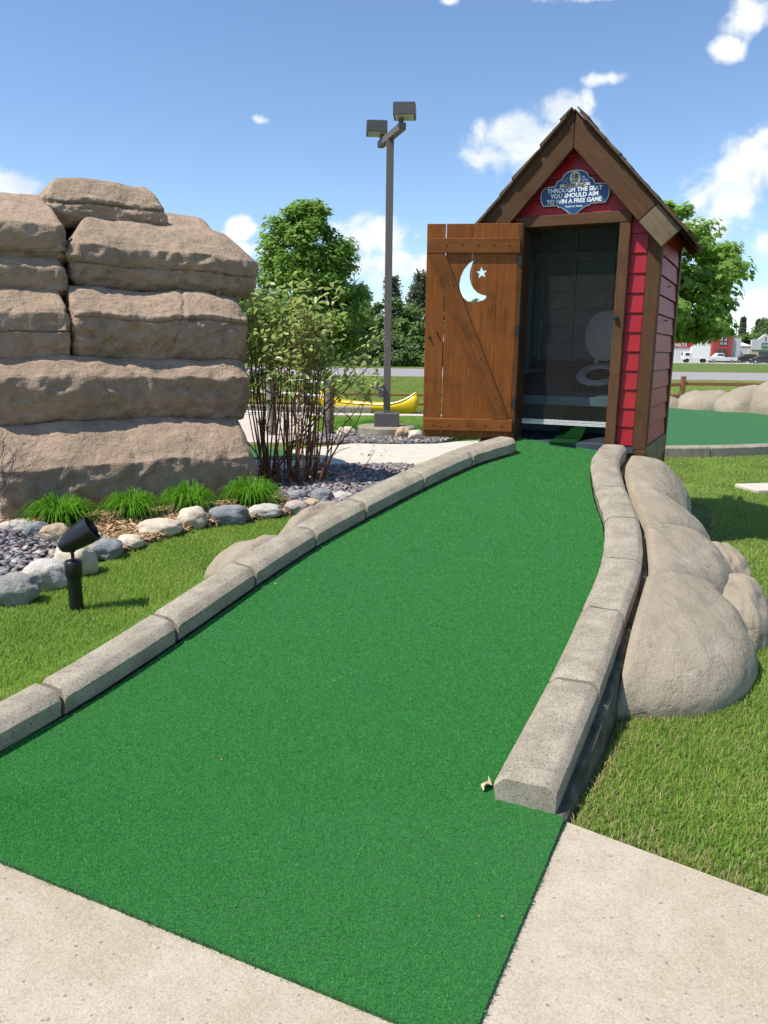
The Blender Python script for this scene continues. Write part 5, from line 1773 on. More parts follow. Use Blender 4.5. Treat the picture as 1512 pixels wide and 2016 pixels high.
# red stemmed shrub
def shrub():
    rs = np.random.default_rng(4); random.seed(4)
    root = empty('shrub', (-1.10, 9.25, 0), 0, 'tall leggy shrub with bare red brown stems and leafy tops beside the rock formation', 'shrub')
    LP, LN, LS = [], [], []
    for k in range(58):
        a = rs.random() * 6.283; q = .42 * rs.random() ** .5
        b = Vector((q * math.cos(a) * .95 - .04, q * math.sin(a) * .7, -.03))
        tall = rs.random()
        hgt = 1.15 + 1.25 * tall ** .8
        lean = Vector((b.x * 1.3 + rs.normal(0, .16) + .05, b.y * 1.2 + rs.normal(0, .14), hgt))
        if k < 5: lean = Vector((.85 + .1 * k * rs.random(), -.1 + .2 * rs.random(), 1.0 + .18 * k)); hgt = lean.z
        mid = b + (lean - b) * .5 + Vector((rs.normal(0, .05), rs.normal(0, .05), 0))
        pts = [b, b + (mid - b) * .5 + Vector((rs.normal(0, .02), rs.normal(0, .02), 0)), mid, mid + (lean - mid) * .55 + Vector((rs.normal(0, .04), rs.normal(0, .04), 0)), lean]
        r0 = rs.uniform(.006, .013)
        mb = MB().tube(pts, [r0, r0 * .9, r0 * .75, r0 * .55, r0 * .3], 6)
        for j in range(int(rs.integers(3, 6))):
            t = rs.uniform(.42, .97)
            p = Vector(pts[2]) + (lean - Vector(pts[2])) * max(0, (t - .5) * 2) if t > .5 else Vector(pts[1]) + (mid - Vector(pts[1])) * (t * 2 - .5)
            e = p + Vector((rs.normal(0, .16), rs.normal(0, .14), abs(rs.normal(.14, .1))))
            mb.tube([p, (p + e) / 2 + Vector((0, 0, .02)), e], [r0 * .45, r0 * .35, r0 * .2], 4)
            if e.z > 1.15:
                for q_ in range(int(rs.integers(5, 12))):
                    w = rs.random()
                    LP.append(p + (e - p) * (.35 + .75 * w) + Vector(rs.normal(0, .055, 3))); LS.append(rs.uniform(.05, .10))
        if lean.z > 1.1:
            for q_ in range(17):
                w = rs.random() ** .7
                LP.append(Vector(pts[3]) + (lean - Vector(pts[3])) * (w * 1.1) + Vector(rs.normal(0, .075, 3))); LS.append(rs.uniform(.06, .12))
        if rs.random() < .5:
            for q_ in range(6):
                LP.append(b + Vector((rs.normal(0, .09), rs.normal(0, .09), rs.uniform(.04, .3)))); LS.append(rs.uniform(.03, .06))
        mb.build('stem', M['twig'], root, smooth=True)
    # low sprawling bare branch on the right and an arching one on the left
    for pts in ([(.1, 0, 0), (.35, -.05, .16), (.62, -.1, .10), (.85, -.05, .22), (.98, 0, .42)], [(.3, 0, .1), (.5, .02, .4), (.62, .1, .75)], [(-.2, -.1, 0), (-.42, -.25, .4), (-.62, -.3, .72), (-.72, -.32, 1.3)], [(-.1, -.2, .0), (-.35, -.45, .25), (-.60, -.52, .62)]):
        MB().tube(spline(pts, 5), list(np.linspace(.011, .004, (len(pts) - 1) * 5 + 1)), 6).build('stem', M['twig'], root, smooth=True)
        for q_ in range(12): LP.append(Vector(pts[-1]) + Vector(rs.normal(0, .08, 3))); LS.append(rs.uniform(.035, .06))
    pos = np.array([p[:] for p in LP]); n = len(pos)
    nr_ = np.stack([rs.normal(-.3, .6, n), rs.normal(-.2, .6, n), .7 + .5 * rs.random(n)], 1)
    T = [(0, 0, 0), (.20, .22, .05), (.24, .5, .05), (.0, 1.0, -.10), (0, .5, -.03), (-.24, .5, .05), (-.20, .22, .05)]
    Fq = [(0, 1, 2, 4), (4, 2, 3, 3), (0, 4, 5, 6), (4, 3, 3, 5)]
    Ft = [(0, 1, 2), (0, 2, 4), (4, 2, 3), (0, 4, 5), (0, 5, 6), (4, 3, 5)]
    me = scatter_mesh('foliage', T, Ft, pos, basis(nr_, rs.random(n) * 6.283), np.array(LS), M['leaf_shrub'], rs.random(n))
    tag(link('foliage', me, root), kind='stuff')
shrub()

# bare twiggy bush at the left picture edge
def bare_bush():
    rs = np.random.default_rng(9)
    root = empty('bare_bush', (-3.36, 6.25, 0), 0, 'leafless dark twiggy bush in front of the rock formation at the left edge', 'shrub')
    def grow(p, d, L, r, lev, out):
        e = p + d * L
        m_ = (p + e) / 2 + Vector(rs.normal(0, L * .06, 3))
        out.tube([p, m_, e], [r, r * .8, r * .6], 5, False)
        if lev == 0: return
        for k in range(int(rs.integers(2, 4))):
            dd = (d + Vector(rs.normal(0, .42, 3)) + Vector((.03, 0, .08))).normalized()
            grow(m_ if k == 0 else e, dd, L * rs.uniform(.6, .85), r * .6, lev - 1, out)
    for k in range(9):
        mb = MB()
        d = Vector((rs.uniform(-.5, .65), rs.uniform(-.4, .2), 1)).normalized()
        grow(Vector((rs.normal(0, .05), rs.normal(0, .05), 0)), d, .42, .006, 4, mb)
        mb.build('branch', M['twig_dark'], root)
bare_bush()

# ornamental grass clumps
def grass_clump(x, y, w, h, label, n=520, seed=0, group='ornamental grass clumps'):
    rs = np.random.default_rng(seed)
    g = float(terr(x, y)) + .03
    V, F, R = [], [], []
    for k in range(n):
        a = rs.random() * 6.283
        q = w * .20 * rs.random() ** .5
        base = np.array([q * math.cos(a), q * math.sin(a), 0])
        lean = (.10 + .95 * rs.random() ** .62)
        L = h * rs.uniform(.85, 1.35)
        out = np.array([math.cos(a + rs.normal(0, .35)), math.sin(a + rs.normal(0, .35)), 0])
        p1 = base + out * lean * w * .18 + np.array([0, 0, L * .48 * (1 - .25 * lean)])
        p2 = base + out * lean * w * .40 + np.array([0, 0, L * (.86 - .38 * lean)])
        p3 = base + out * lean * w * .60 + np.array([0, 0, L * (1.0 - .85 * lean)])
        if p3[2] < .01: p3[2] = .01 + .03 * rs.random()
        side = np.array([-out[1], out[0], 0]) * rs.uniform(.0035, .0065)
        o = len(V)
        V += [base - side, base + side, p1 - side, p1 + side, p2 - side * .8, p2 + side * .8, p3, p3 + side * .1]
        F += [(o, o + 1, o + 3, o + 2), (o + 2, o + 3, o + 5, o + 4), (o + 4, o + 5, o + 7, o + 6)]
        R += [rs.random()] * 8
    me = fast_mesh('ornamental_grass', np.array(V), np.array(F), M['leaf_grass'], R)
    tag(link('ornamental_grass', me, None, (x, y, g)), label, 'grass clump', group)
grass_clump(-2.96, 6.86, .54, .29, 'bright green grass clump behind the spotlight, the left most clump', 640, 1)
grass_clump(-2.40, 7.14, .45, .30, 'bright green grass clump beside the long cream stone', 600, 2)
grass_clump(-1.97, 7.54, .47, .30, 'bright green grass clump behind the blue grey stone', 600, 3)
grass_clump(-1.38, 7.84, .55, .31, 'bright green grass clump nearest the red stemmed shrub', 660, 4)
grass_clump(-.62, 15.7, .95, .27, 'grass clump left of the lamp footing, the left one', 380, 5, 'grass clumps round the lamp post')
grass_clump(-.05, 16.0, .9, .27, 'grass clump directly behind the lamp base', 380, 6, 'grass clumps round the lamp post')
grass_clump(.95, 14.9, 1.0, .27, 'grass clump right of the lamp below the open door', 420, 7, 'grass clumps round the lamp post')
grass_clump(1.55, 14.4, .9, .27, 'grass clump right of the lamp nearest the outhouse', 380, 8, 'grass clumps round the lamp post')

# ------------------------------------------------------------------ LAWN blades
def lawn(name, label, poly, dens, hmin, hmax, wid, excl=(), straw=.12, near=3.0):
    poly = np.array(poly)
    lo, hi = poly.min(0), poly.max(0)
    n = int(dens * (hi - lo).prod())
    P = lo + RNG.random((n, 2)) * (hi - lo)
    ok = inpoly(P, poly)
    for e in excl: ok &= ~inpoly(P, e)
    P = P[ok]
    P = P + RNG.normal(0, .016, P.shape)
    # sparser with distance
    keep = RNG.random(len(P)) < np.clip((near / np.maximum(P[:, 1], near)) ** 1.1, 0, 1)
    P = P[keep]; n = len(P)
    far = np.maximum(1, P[:, 1] / near) ** .65
    patch = np.array([mnoise.noise(Vector((p[0] * 1.7, p[1] * 1.7, 3))) for p in P])
    z = terr(P[:, 0], P[:, 1])
    h = (hmin + (hmax - hmin) * RNG.random(n)) * (1 + .25 * patch)
    a = RNG.random(n) * 6.283
    lean = RNG.random(n) * .8 + .15
    dx, dy = np.cos(a) * lean * h, np.sin(a) * lean * h
    b = a + 1.2 + RNG.random(n) * .8
    wx, wy = np.cos(b) * wid * far * .5, np.sin(b) * wid * far * .5
    p0 = np.stack([P[:, 0], P[:, 1], z], 1)
    w = np.stack([wx, wy, np.zeros(n)], 1)
    m_ = p0 + np.stack([dx * .35, dy * .35, h * .6], 1)
    t_ = p0 + np.stack([dx, dy, h * (1 - .3 * lean)], 1)
    V = np.stack([p0 - w, p0 + w, m_ + w * .8, m_ - w * .8, t_], 1).reshape(-1, 3)
    o = np.arange(n)[:, None] * 5
    F = np.concatenate([o + np.array([[0, 1, 2]]), o + np.array([[0, 2, 3]]), o + np.array([[3, 2, 4]])], 0)
    rnd = np.clip(.45 * RNG.random(n) + .3 + .5 * patch, 0, 1)
    me = fast_mesh(name, V, F, M['blade'], np.repeat(rnd, 5))
    ed = seg_dist(P, [tuple(p) for p in poly] + [tuple(poly[0])])
    st_ = RNG.random(n) < straw * (1 + 1.5 * np.maximum(0, -patch * 2)) + .38 * np.exp(-ed / .07) * (straw > .05)
    me.materials.append(M['straw'])
    mi = np.tile(st_.astype(np.int32), 3)
    me.polygons.foreach_set('material_index', mi)
    me.update()
    tag(link(name, me), label, kind='stuff')
L_OUT_line = [tuple(p[:2]) for p in spline(L_OUT, 6)]
left_lawn = [(-4.5, 3.65), (-1.95, 2.52)] + [(x - .015, y + .01) for x, y in L_OUT_line if y < 7.0 and x < -.2] + [(-.45, 5.6), (-.62, 7.55)] + LAWN_EDGE[::-1] + [(-4.5, 3.6)]
left_lawn = [(-1.93, 2.55)] + [(x - .015, y + .01) for x, y in L_OUT_line if x < .0] + [(-.05, 6.8), (-.45, 7.55)] + LAWN_EDGE[::-1] + [(-4.2, 3.62)]
lawn('lawn_grass', 'mown green grass left of the ramp', left_lawn, 22000, .018, .042, .0036, straw=.07, near=3.4)
R_OUT_line = [(x + .07, y - .02) for x, y in [tuple(p[:2]) for p in spline(R_OUT, 6)]]
right_lawn = [(.665, 2.42)] + R_OUT_line + [(2.9, 6.6), (3.5, 8.0), (2.6, 12.2)] + [(a + .03, b - .13) for a, b in e0] + [(9.2, 10), (6, 5), (4.6, .2), (4.25, .03), (1.18, 2.045)]
b_ex = [[(1.2, 3.45), (1.65, 3.25), (1.85, 4.0), (1.6, 4.4)], [(1.5, 4.2), (2.0, 4.2), (2.1, 5.4), (2.4, 6.4), (1.8, 6.2)]]
lawn('lawn_grass', 'mown green grass right of the ramp', right_lawn, 20000, .018, .045, .0038, (), straw=.11, near=3.0)
lawn('lawn_grass', 'green grass strip behind the path and lamp', [(-1.9, 15.3), (5, 15.3), (5, 19.9), (-1.9, 19.5)], 1500, .04, .07, .006, straw=.03, near=15)
lawn('lawn_grass', 'rough grass of the bank along the fence', [(-9, 33.2), (4, 33.4), (5, 48), (-12, 48)], 500, .06, .16, .012, straw=.2, near=33)
lawn('lawn_grass', 'rough grass behind the right hand fence', [(8, 24), (20, 23.5), (24, 48), (12, 48)], 420, .06, .16, .012, straw=.3, near=24)

# ------------------------------------------------------------------ FAR TREES
def pine(x, y, h, label, seed, group='pines in the far woods', crown_from=.35, wide=.17):
    rs = np.random.default_rng(seed)
    g = 0.0
    root = empty('pine_tree', (x, y, g), 0, label, 'tree', group)
    tb = MB().tube([(0, 0, -.2), (.05, 0, h * .5), (0, 0, h)], [h * .018, h * .012, h * .003], 7)
    LPp, LNn = [], []
    nw = 15
    for k in range(nw):
        t = crown_from + (1 - crown_from) * (k + rs.random() * .6) / nw
        R = h * wide * (1 - ((t - crown_from) / (1 - crown_from)) ** 1.7 * .85) * rs.uniform(.6, 1.15)
        for j in range(int(rs.integers(4, 7))):
            a = rs.random() * 6.283
            d = np.array([math.cos(a), math.sin(a), rs.uniform(.05, .55)])
            p0 = np.array([0, 0, h * t]); p1 = p0 + d * R
            tb.tube([p0, (p0 + p1) / 2 + np.array([0, 0, -.05 * R]), p1], [.035, .025, .012], 4, False)
            for q in range(26):
                w = .35 + .7 * rs.random()
                LPp.append(p0 + (p1 - p0) * w + rs.normal(0, .22, 3)); LNn.append(rs.normal(0, .6, 3) + np.array([0, 0, .8]))
    tb.build('trunk', M['bark'], root)
    n = len(LPp)
    me = scatter_mesh('crown', [(-.12, 0, 0), (.12, 0, 0), (.16, .9, .06), (-.16, 1, 0)], [(0, 1, 2, 3)], np.array(LPp), basis(np.array(LNn), rs.random(n) * 6.283), .55 * (.7 + .6 * rs.random(n)), M['needle'], rs.random(n))
    link('crown', me, root)
def spruce(x, y, h, label, seed, group='pines in the far woods'):
    rs = np.random.default_rng(seed)
    root = empty('spruce_tree', (x, y, 0), 0, label, 'tree', group)
    MB().tube([(0, 0, -.2), (0, 0, h)], [h * .014, .03], 6).build('trunk', M['bark'], root)
    n = 1300
    t = rs.random(n) ** .8
    a = rs.random(n) * 6.283
    R = h * .11 * (1 - t) * (.4 + .7 * rs.random(n)) + .1
    pos = np.stack([R * np.cos(a), R * np.sin(a), h * (.06 + .94 * t) - R * .25], 1)
    nr_ = np.stack([np.cos(a), np.sin(a), .9 + 0 * a], 1) + rs.normal(0, .3, (n, 3))
    me = scatter_mesh('crown', [(-.25, 0, 0), (.25, 0, 0), (.2, 1, 0), (-.2, 1, 0)], [(0, 1, 2, 3)], pos, basis(nr_, rs.random(n) * 6.283), .8 * np.ones(n), M['needle'], rs.random(n) * .5)
    link('crown', me, root)
def dome(p=.55, low=.35): return lambda t: (math.sin(min(1, (t + .12) / low) * math.pi / 2)) * (1 - max(0, t - low) / (1 - low)) ** p + .06
def far_tree(x, y, h, w, label, seed, mat='leaf_far', z0=.12, group='leafy trees of the far woods', per=70, size=.55, ncl=42):
    f = dome()
    broad_tree('leafy_tree', label, x, y, h, h * z0, lambda t: w * f(t), ncl, per, size, M[mat], h * .014, group, seed, 'bark_grey', clump=.30, base=0.0)
# woods beyond the road on the left; single trees that can be told apart
pine(.6, 98, 10.2, 'tall pine standing just right of the lamp post in the far woods', 51)
pine(4.0, 96, 10.5, 'tallest open crowned pine left of the open door', 52, crown_from=.55)
pine(-3.2, 104, 9.6, 'slim pine left of the lamp post in the far woods', 53)
pine(6.9, 101, 8.9, 'pine half hidden behind the open door', 54)
pine(-19.0, 88, 12.0, 'lone pine top showing over the rock formation', 55)
far_tree(1.2, 88, 7.2, 2.9, 'bright leafy tree behind the lamp post', 61, 'leaf_far2')
far_tree(3.2, 87, 6.4, 2.4, 'mid green tree between lamp post and pine', 62, 'leaf_far2')
far_tree(-1.4, 90, 6.9, 2.6, 'light green tree left of the lamp post', 63)
far_tree(-4.8, 90, 7.7, 3.2, 'darker leafy tree beside the young maple', 64)
far_tree(5.6, 92, 6.6, 2.8, 'leafy tree behind the grey house', 65)
far_tree(-8.6, 92, 7.3, 3.6, 'leafy tree hidden partly by the young maple', 66)
far_tree(-13, 94, 8.1, 3.8, 'broad tree behind the shrub and rock', 67)
far_tree(-18, 96, 8.5, 4.2, 'broad tree left behind the rock formation', 68)
far_tree(10.5, 96, 7.7, 4.0, 'broad tree behind the outhouse, left one', 69)
far_tree(16.5, 98, 7.7, 4.0, 'broad tree behind the outhouse, middle one', 70)
far_tree(23.5, 102, 7.3, 4.0, 'broad tree behind the outhouse, right one', 71)
rs_ = random.Random(2)
for k, (x, y, h, w, mt_) in enumerate(((-2.6, 82, 3.2, 2.4, 'leaf_far'), (.8, 82.5, 2.8, 2.2, 'leaf_far'), (3.6, 83, 3.0, 2.2, 'leaf_far2'), (-6.0, 83, 3.4, 2.6, 'leaf_far'), (-10.5, 84, 3.6, 2.8, 'leaf_far'))):
    far_tree(x, y, h, w, ['dark bush at the wood edge left of the lamp post', 'dark bush at the wood edge just right of the lamp post', 'pale bush at the wood edge beside the grey house', 'dark bush under the young maple crown', 'dark bush behind the shrub stems'][k], 80 + k, mt_, .0, 'bushes at the edge of the far woods', 60, .42, 30)
# bare dead tree
dt = empty('bare_tree', (-3.9, 92, 0), 0, 'leafless grey dead tree between young maple and lamp post', 'tree')
random.seed(3)
tb = MB(); tb.tube([(0, 0, 0), (.2, 0, 5), (.1, 0, 11.3)], [.16, .11, .03], 7)
for k in range(26):
    z = random.uniform(3.5, 11); a = random.uniform(0, 6.28); L_ = (12.5 - z) * .28
    limb(tb, (.12, 0, z), (L_ * math.cos(a), L_ * math.sin(a), z + L_ * .8), .05, .012, .12, 4, 4)
tb.build('trunk', M['bark_grey'], dt)
# row beyond the shops on the right
rx_ = [(60, 186, 8.5, 6.2, 'leaf_far2', 'big rounded tree behind the auto shop'), (70, 205, 8.9, 5.0, 'leaf_far', 'dark tree between the two shops'), (76.5, 196, 8.1, 5.0, 'leaf_far', 'dark tree behind the garden shop'),
       (84, 200, 10.4, 6.0, 'leaf_far', 'tall round tree above the garden shop roof'), (85, 184, 6.8, 4.6, 'leaf_far2', 'light green round tree right of the garden shop'), (93, 192, 9.7, 6.0, 'leaf_far', 'broad tree behind the white car'),
       (101, 205, 12.3, 6.0, 'leaf_far', 'tallest tree at the right picture edge'), (52, 190, 7.7, 6, 'leaf_far2', 'tree behind the white shop wall'), (110, 200, 10.9, 6.5, 'leaf_far', 'tree outside the right picture edge'), (40, 192, 8.5, 6.5, 'leaf_far', 'tree behind the outhouse beyond the shops')]
for k, (x, y, h, w, mt_, lb) in enumerate(rx_):
    far_tree(x, y, h, w, lb, 100 + k, mt_, .08, 'trees behind the far shops', 75, .85, 46)
spruce(88.5, 196, 10.4, 'narrow dark spruce spike above the garden shop', 120, 'spruces behind the far shops')
spruce(97.0, 206, 10.4, 'narrow dark spruce near the right picture edge', 121, 'spruces behind the far shops')
spruce(104.0, 214, 10.7, 'dark spruce behind the tallest tree', 122, 'spruces behind the far shops')

# ------------------------------------------------------------------ FAR BUILDINGS
M['siding_grey'] = mat_plain('dark_grey_siding', (.10, .105, .12), .7)
M['roof_grey'] = mat_plain('grey_shingle_roof', (.22, .20, .19), .9)
M['bwhite'] = mat_plain('white_metal_wall', (.66, .66, .63), .6)
M['bgrey'] = mat_plain('pale_grey_wall', (.48, .50, .48), .7)
M['bred'] = mat_plain('red_wall', (.36, .05, .04), .6)
M['btan'] = mat_plain('tan_wall', (.50, .38, .24), .7)
M['bgreen'] = mat_plain('green_band', (.03, .16, .09), .6)
M['glass'] = mat_plain('dark_glass', (.03, .045, .05), .15, .6)
M['red_sign'] = mat_plain('red_sign', (.42, .02, .035), .5)
M['tyre'] = mat_plain('tyre', (.02, .02, .02), .8)
hs = empty('grey_house', (6.4, 84, 0), rad(4), 'dark grey house corner showing beside the open door', 'house')
obj('wall', *cbox((0, 0, -.1), (9, 7, 2.75)), M['siding_grey'], hs)
for k in range(16): obj('siding_board', *cbox((-.0, -.03, .05 + k * .165), (9, -.002, .05 + k * .165 + .15)), M['siding_grey'], hs)
obj('corner_trim', *cbox((-.05, -.06, -.1), (.10, -.031, 2.72)), M['bwhite'], hs)
V = [(-.5, -.5, 2.72), (9.5, -.5, 2.72), (9.5, 7.5, 2.72), (-.5, 7.5, 2.72), (3.3, 3.5, 5.3), (6.2, 3.5, 5.3)]
obj('roof', V, [(0, 1, 5, 4), (1, 2, 5), (2, 3, 4, 5), (3, 0, 4), (3, 2, 1, 0)], M['roof_grey'], hs)
obj('fascia', *cbox((-.52, -.54, 2.55), (9.5, -.501, 2.74)), M['bwhite'], hs)

def wall_text(t, size, mat, parent, loc, bold=.02):
    me = font_mesh(t, size, .02, bold); me.materials.clear(); me.materials.append(mat)
    return link('lettering', me, parent, loc, (rad(90), 0, 0))
ap = empty('auto_shop', (61.0, 163, 0), rad(-6), 'white metal auto parts shop with a red entrance block', 'shop')
obj('wall', *cbox((-8, 0, -.1), (6.2, 12, 4.9)), M['bwhite'], ap)
for k in range(24): obj('wall_rib', *cbox((-7.9 + k * .55, -.07, .0), (-7.9 + k * .55 + .12, -.003, 4.85)), M['bwhite'], ap)
obj('red_block', *cbox((6.21, -1.2, -.1), (10.0, 6, 5.9), .03), M['bred'], ap)
obj('end_wall', *cbox((10.01, -.6, -.1), (11.9, 8, 4.9)), M['bgrey'], ap)
dwn = obj('upper_window', *cbox((7.45, -1.26, 3.45), (9.05, -1.202, 5.1)), M['glass'], ap)
for (a, b, c, d) in ((7.6, 4.35, 8.1, 4.95), (8.35, 4.35, 8.9, 4.95), (7.6, 3.6, 8.15, 4.0), (8.4, 3.55, 8.95, 4.05)):
    for q in range(3): obj('pane_bar', *cbox((a + q * (c - a) / 3, -1.29, b), (a + q * (c - a) / 3 + .07, -1.262, d)), M['bwhite'], dwn)
obj('entrance', *cbox((7.0, -1.26, -.05), (9.3, -1.202, 2.75)), M['glass'], ap)
for x in (7.05, 8.1, 9.0): obj('door_frame', *cbox((x, -1.31, 0), (x + .12, -1.262, 2.7)), M['bred'], ap)
obj('red_sign_board', *cbox((-2.4, -.16, 2.9), (2.3, -.08, 4.75), .02), M['red_sign'], ap)
wall_text('AUTO', 1.0, M['bwhite'], ap, (.2, -.19, 4.28))
wall_text('PARTS', 1.0, M['bwhite'], ap, (-.1, -.19, 3.4))
gs = empty('garden_shop', (73.2, 163.5, 0), rad(-6), 'small pale shop with peaked false front and green band', 'shop')
obj('shed_wall', *cbox((-.9, 1.0, -.1), (2.9, 10, 3.5)), M['bwhite'], gs)
for k in range(7): obj('wall_rib', *cbox((-.8 + k * .53, .94, 0), (-.8 + k * .53 + .11, .997, 3.4)), M['bgrey'], gs)
obj('shed_roof', [(-1.0, .85, 3.5), (3.0, .85, 3.5), (3.0, 10, 4.6), (-1, 10, 4.6), (-1.0, .85, 3.35), (3.0, .85, 3.35), (3, 10, 3.4), (-1, 10, 3.4)], [(0, 1, 2, 3), (4, 5, 1, 0), (5, 6, 2, 1), (7, 4, 0, 3), (6, 7, 3, 2)], M['white'], gs)
V, F = prism([(2.95, 2.5), (8.2, 2.5), (8.2, 4.7), (7.3, 4.7), (6.7, 4.95), (5.5, 5.85), (4.1, 4.75), (2.95, 4.75)], .3, 1.4)
obj('false_front', V, F, M['bgrey'], gs)
obj('tan_wall', *cbox((2.97, .32, -.1), (8.18, 9, 2.48)), M['btan'], gs)
obj('green_band', *cbox((2.96, .22, 2.45), (8.22, .297, 2.66)), M['bgreen'], gs)
gsg = obj('green_sign', *cbox((4.85, .20, 3.0), (6.6, .297, 4.05), .02), M['bgreen'], gs)
for q in range(5): obj('lettering_bar', *cbox((5.08 + q * .27, .17, 3.38), (5.25 + q * .27, .197, 3.72)), M['bgrey'], gsg)
obj('entrance', *cbox((4.4, .26, -.05), (6.6, .317, 2.3)), M['glass'], gs)
obj('vent', *cbox((5.42, .24, 4.4), (5.62, .297, 5.25)), M['glass'], gs)
# utility pole and wires
up = empty('utility_pole', (90.6, 204, 0), 0, 'wooden utility pole with wires behind the garden shop', 'utility pole')
MB().tube([(0, 0, 0), (0, 0, 8.4)], [.16, .11], 8).build('pole', M['bark_grey'], up)
obj('crossarm', *cbox((-1.2, -.06, 7.7), (1.2, .06, 7.85)), M['bark_grey'], up)
MB().lathe([(.25, 5.6), (.25, 6.5), (0, 6.55)], 10).build('transformer', M['bgrey'], up)
for dz in (7.9, 7.5):
    MB().tube([(x, -.1, dz - .8 * math.sin(math.pi * x / 40) * 1.0) for x in range(0, 41, 4)], .05, 4).build('wire', M['bwhite'], up)

# ------------------------------------------------------------------ CARS
def car(name, label, cat, x, y, rz, kind, paint, L=4.7, Hh=1.6, W_=1.8, group='cars parked before the far shops'):
    root = empty(name, (x, y, 0), rz, label, cat, group)
    hl = L / 2
    if kind == 'pickup':
        body = [(-hl, .42), (-hl, 1.05), (-.25, 1.08), (-.2, 1.75), (.0, 1.86), (1.05, 1.84), (1.65, 1.18), (2.75, 1.05), (hl, .95), (hl + .03, .45), (2.5, .36), (-2.4, .36)]
        glass = [(-.1, 1.14), (-.06, 1.70), (1.0, 1.72), (1.48, 1.16)]
        wheels = (-1.75, 1.85)
    else:
        k = Hh / 1.6
        body = [(-hl, .40), (-hl + .02, .95 * k), (-hl + .18, 1.10 * k), (-hl + .62, 1.54 * k), (-.9, 1.62 * k), (.3, 1.56 * k), (1.15, 1.08 * k), (hl - .25, .88 * k), (hl, .70 * k), (hl, .36), (hl - .4, .28), (-hl + .4, .28)]
        glass = [(-hl + .42, 1.10 * k), (-hl + .75, 1.46 * k), (-.9, 1.53 * k), (.25, 1.47 * k), (.92, 1.08 * k)]
        wheels = (-hl + .88, hl - .85)
    V, F = prism(body, -W_ / 2, W_ / 2)
    bm = bmesh.new(); vs = [bm.verts.new(v) for v in V]
    for f in F: bm.faces.new([vs[i] for i in f])
    bmesh.ops.recalc_face_normals(bm, faces=bm.faces)
    for v in bm.verts:
        if v.co.z > 1.2: v.co.y *= .82
    bmesh.ops.bevel(bm, geom=[e for e in bm.edges], offset=.05, segments=2, affect='EDGES')
    me = bpy.data.meshes.new('body'); bm.to_mesh(me); bm.free(); me.materials.append(paint)
    link('body', me, root)
    for sy in (-1, 1):
        g_ = MB().prism(glass, sy * W_ / 2 * .93, sy * W_ / 2 * .955)
        g_.build('window', M['glass'], root)
        for wx in wheels:
            tm = Matrix.Translation((wx, sy * (W_ / 2 - .10), .34)) @ Matrix.Rotation(rad(90), 4, 'X')
            wh = MB().lathe([(.26, -.11), (.34, -.10), (.34, .10), (.26, .11)], 18, tm).build('wheel', M['tyre'], root)
            MB().lathe([(.21, -.115), (.21, .115)], 14, tm).build('rim', M['steel'], wh)
    for sy in (-1, 1):
        obj('headlight', *cbox((hl - .06, sy * W_ * .34 - .14, .66), (hl + .035, sy * W_ * .34 + .14, .80), .02), M['white'], root)
        obj('tail_light', *cbox((-hl - .02, sy * W_ * .40 - .08, .75), (-hl + .05, sy * W_ * .40 + .08, 1.0), .02), M['red_sign'], root)
    return root
PW = mat_plain('white_car_paint', (.72, .72, .70), .25, .6); PD = mat_plain('dark_car_paint', (.035, .035, .045), .25, .6); PB = mat_plain('blue_grey_car_paint', (.07, .09, .13), .25, .6); PR = mat_plain('red_car_paint', (.30, .03, .03), .25, .6); PS = mat_plain('silver_car_paint', (.58, .62, .64), .25, .6)
car('pickup_truck', 'white pickup truck parked before the red shop block', 'pickup truck', 66.4, 155, rad(180), 'pickup', PW, 5.8)
car('parked_car', 'dark car beyond the bed of the white pickup', 'car', 73.0, 159, rad(182), 'suv', PD, 4.9, 1.75)
car('parked_car', 'dark maroon pickup shaped car right of the white pickup, nose to the left', 'car', 71.2, 148, rad(160), 'suv', PD, 4.2, 1.75)
car('parked_car', 'blue grey estate car between the dark and silver cars', 'car', 74.4, 153, rad(165), 'suv', PB, 4.6, 1.55)
car('parked_car', 'silver white hatchback parked right of the blue grey one', 'car', 81.3, 155, rad(180), 'suv', PS, 4.7, 1.68)
car('parked_car', 'red car half hidden behind the silver hatchback', 'car', 85.4, 160, rad(175), 'suv', PR, 4.7, 1.7)
car('parked_car', 'black car at the right picture edge', 'car', 88.2, 157, rad(182), 'suv', PD, 4.8, 1.6)
bt = empty('box_truck', (59.6, 151, 0), rad(170), 'white small box truck at the wall of the white shop', 'truck')
obj('cab', *cbox((.9, -.95, .5), (2.4, .95, 2.0), .15), PW, bt)
obj('windscreen', *cbox((2.1, -.8, 1.35), (2.43, .8, 1.9), .03), M['glass'], bt)
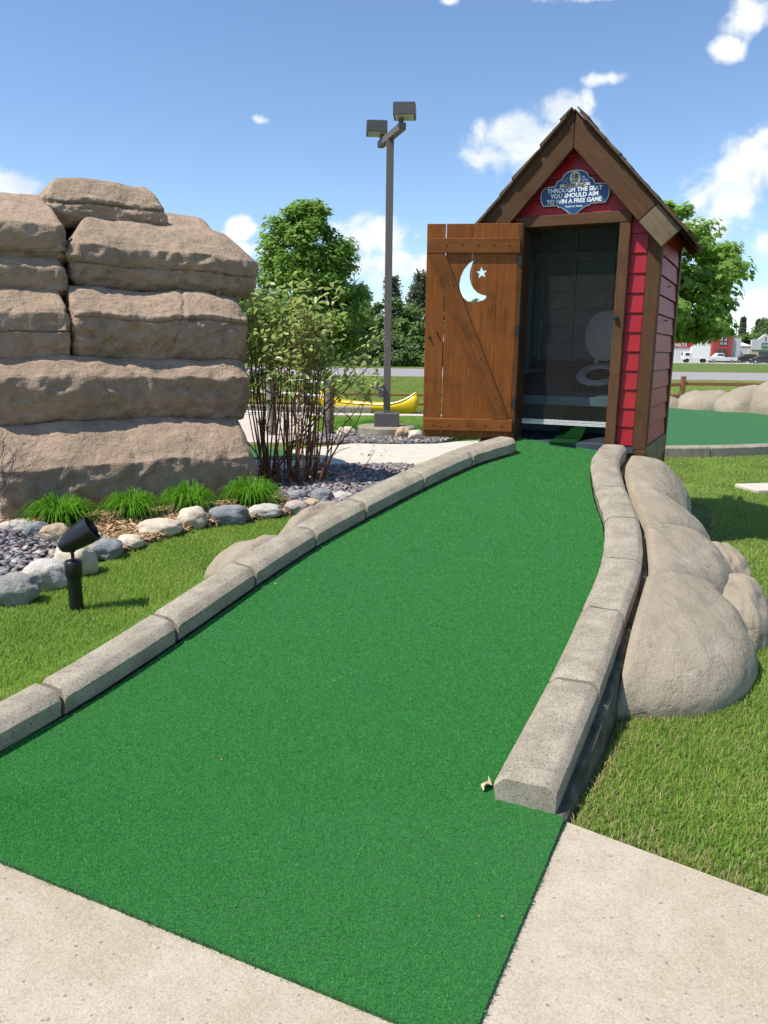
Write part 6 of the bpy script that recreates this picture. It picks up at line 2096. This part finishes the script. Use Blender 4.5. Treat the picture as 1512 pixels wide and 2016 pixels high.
obj('box', *cbox((-2.4, -1.05, .75), (.85, 1.05, 3.0), .04), PW, bt)
for sy in (-1, 1):
    obj('side_window', *cbox((1.2, sy * .955 - .01, 1.3), (1.95, sy * .955 + .01, 1.85)), M['glass'], bt)
    for wx in (-1.5, 1.6):
        MB().lathe([(.3, -.12), (.40, -.1), (.40, .1), (.3, .12)], 16, Matrix.Translation((wx, sy * .85, .4)) @ Matrix.Rotation(rad(90), 4, 'X')).build('wheel', M['tyre'], bt)
n = 70
t_ = RNG.random(n); Pd = np.stack([-1.0 + 1.9 * RNG.random(n), 1.9 + 3.2 * t_ ** 1.5], 1)
Pd = Pd[inpoly(Pd, [TURF_P, TURF_Q, TURF_R, (.38, 2.55), (1.3, 5.0), (-.2, 4.9)])]; n = len(Pd)
pos = np.stack([Pd[:, 0], Pd[:, 1], [turf_z(y) + .008 for y in Pd[:, 1]]], 1)
me = scatter_mesh('debris', [(-1, -.5, 0), (1, -.4, .3), (.6, .6, .5), (-.8, .5, .1)], [(0, 1, 2, 3)], pos, basis(np.stack([RNG.normal(0, .4, n), RNG.normal(0, .4, n), np.ones(n)], 1), RNG.random(n) * 6.28), .0022 + .0035 * RNG.random(n) ** 3, M['mulch'], RNG.random(n))
tag(link('debris', me), 'small dry specks lying on the turf', kind='stuff')
# ------------------------------------------------------------------ dry leaf by the kerb end
V = []
for k in range(7):
    t = k / 6
    w_ = .016 * math.sin(math.pi * min(1, t * .9 + .08)) + .002
    V += [(-w_, t * .06, .012 * math.sin(t * 5)), (0, t * .06, .004 + .010 * math.sin(t * 4)), (w_, t * .06, .016 * math.sin(t * 6 + 1) + .008)]
F = []
for k in range(6):
    for j in range(2): F.append((k * 3 + j, k * 3 + j + 1, k * 3 + j + 4, k * 3 + j + 3))
lf = obj('dry_leaf', V, F, mat_plain('dry_leaf_tan', (.5, .40, .24), .8), None, (.375, 2.50, turf_z(2.5) + .008), (rad(14), rad(-20), rad(-28)))
tag(lf, 'curled pale dry leaf lying at the near end of the right kerb', 'leaf')
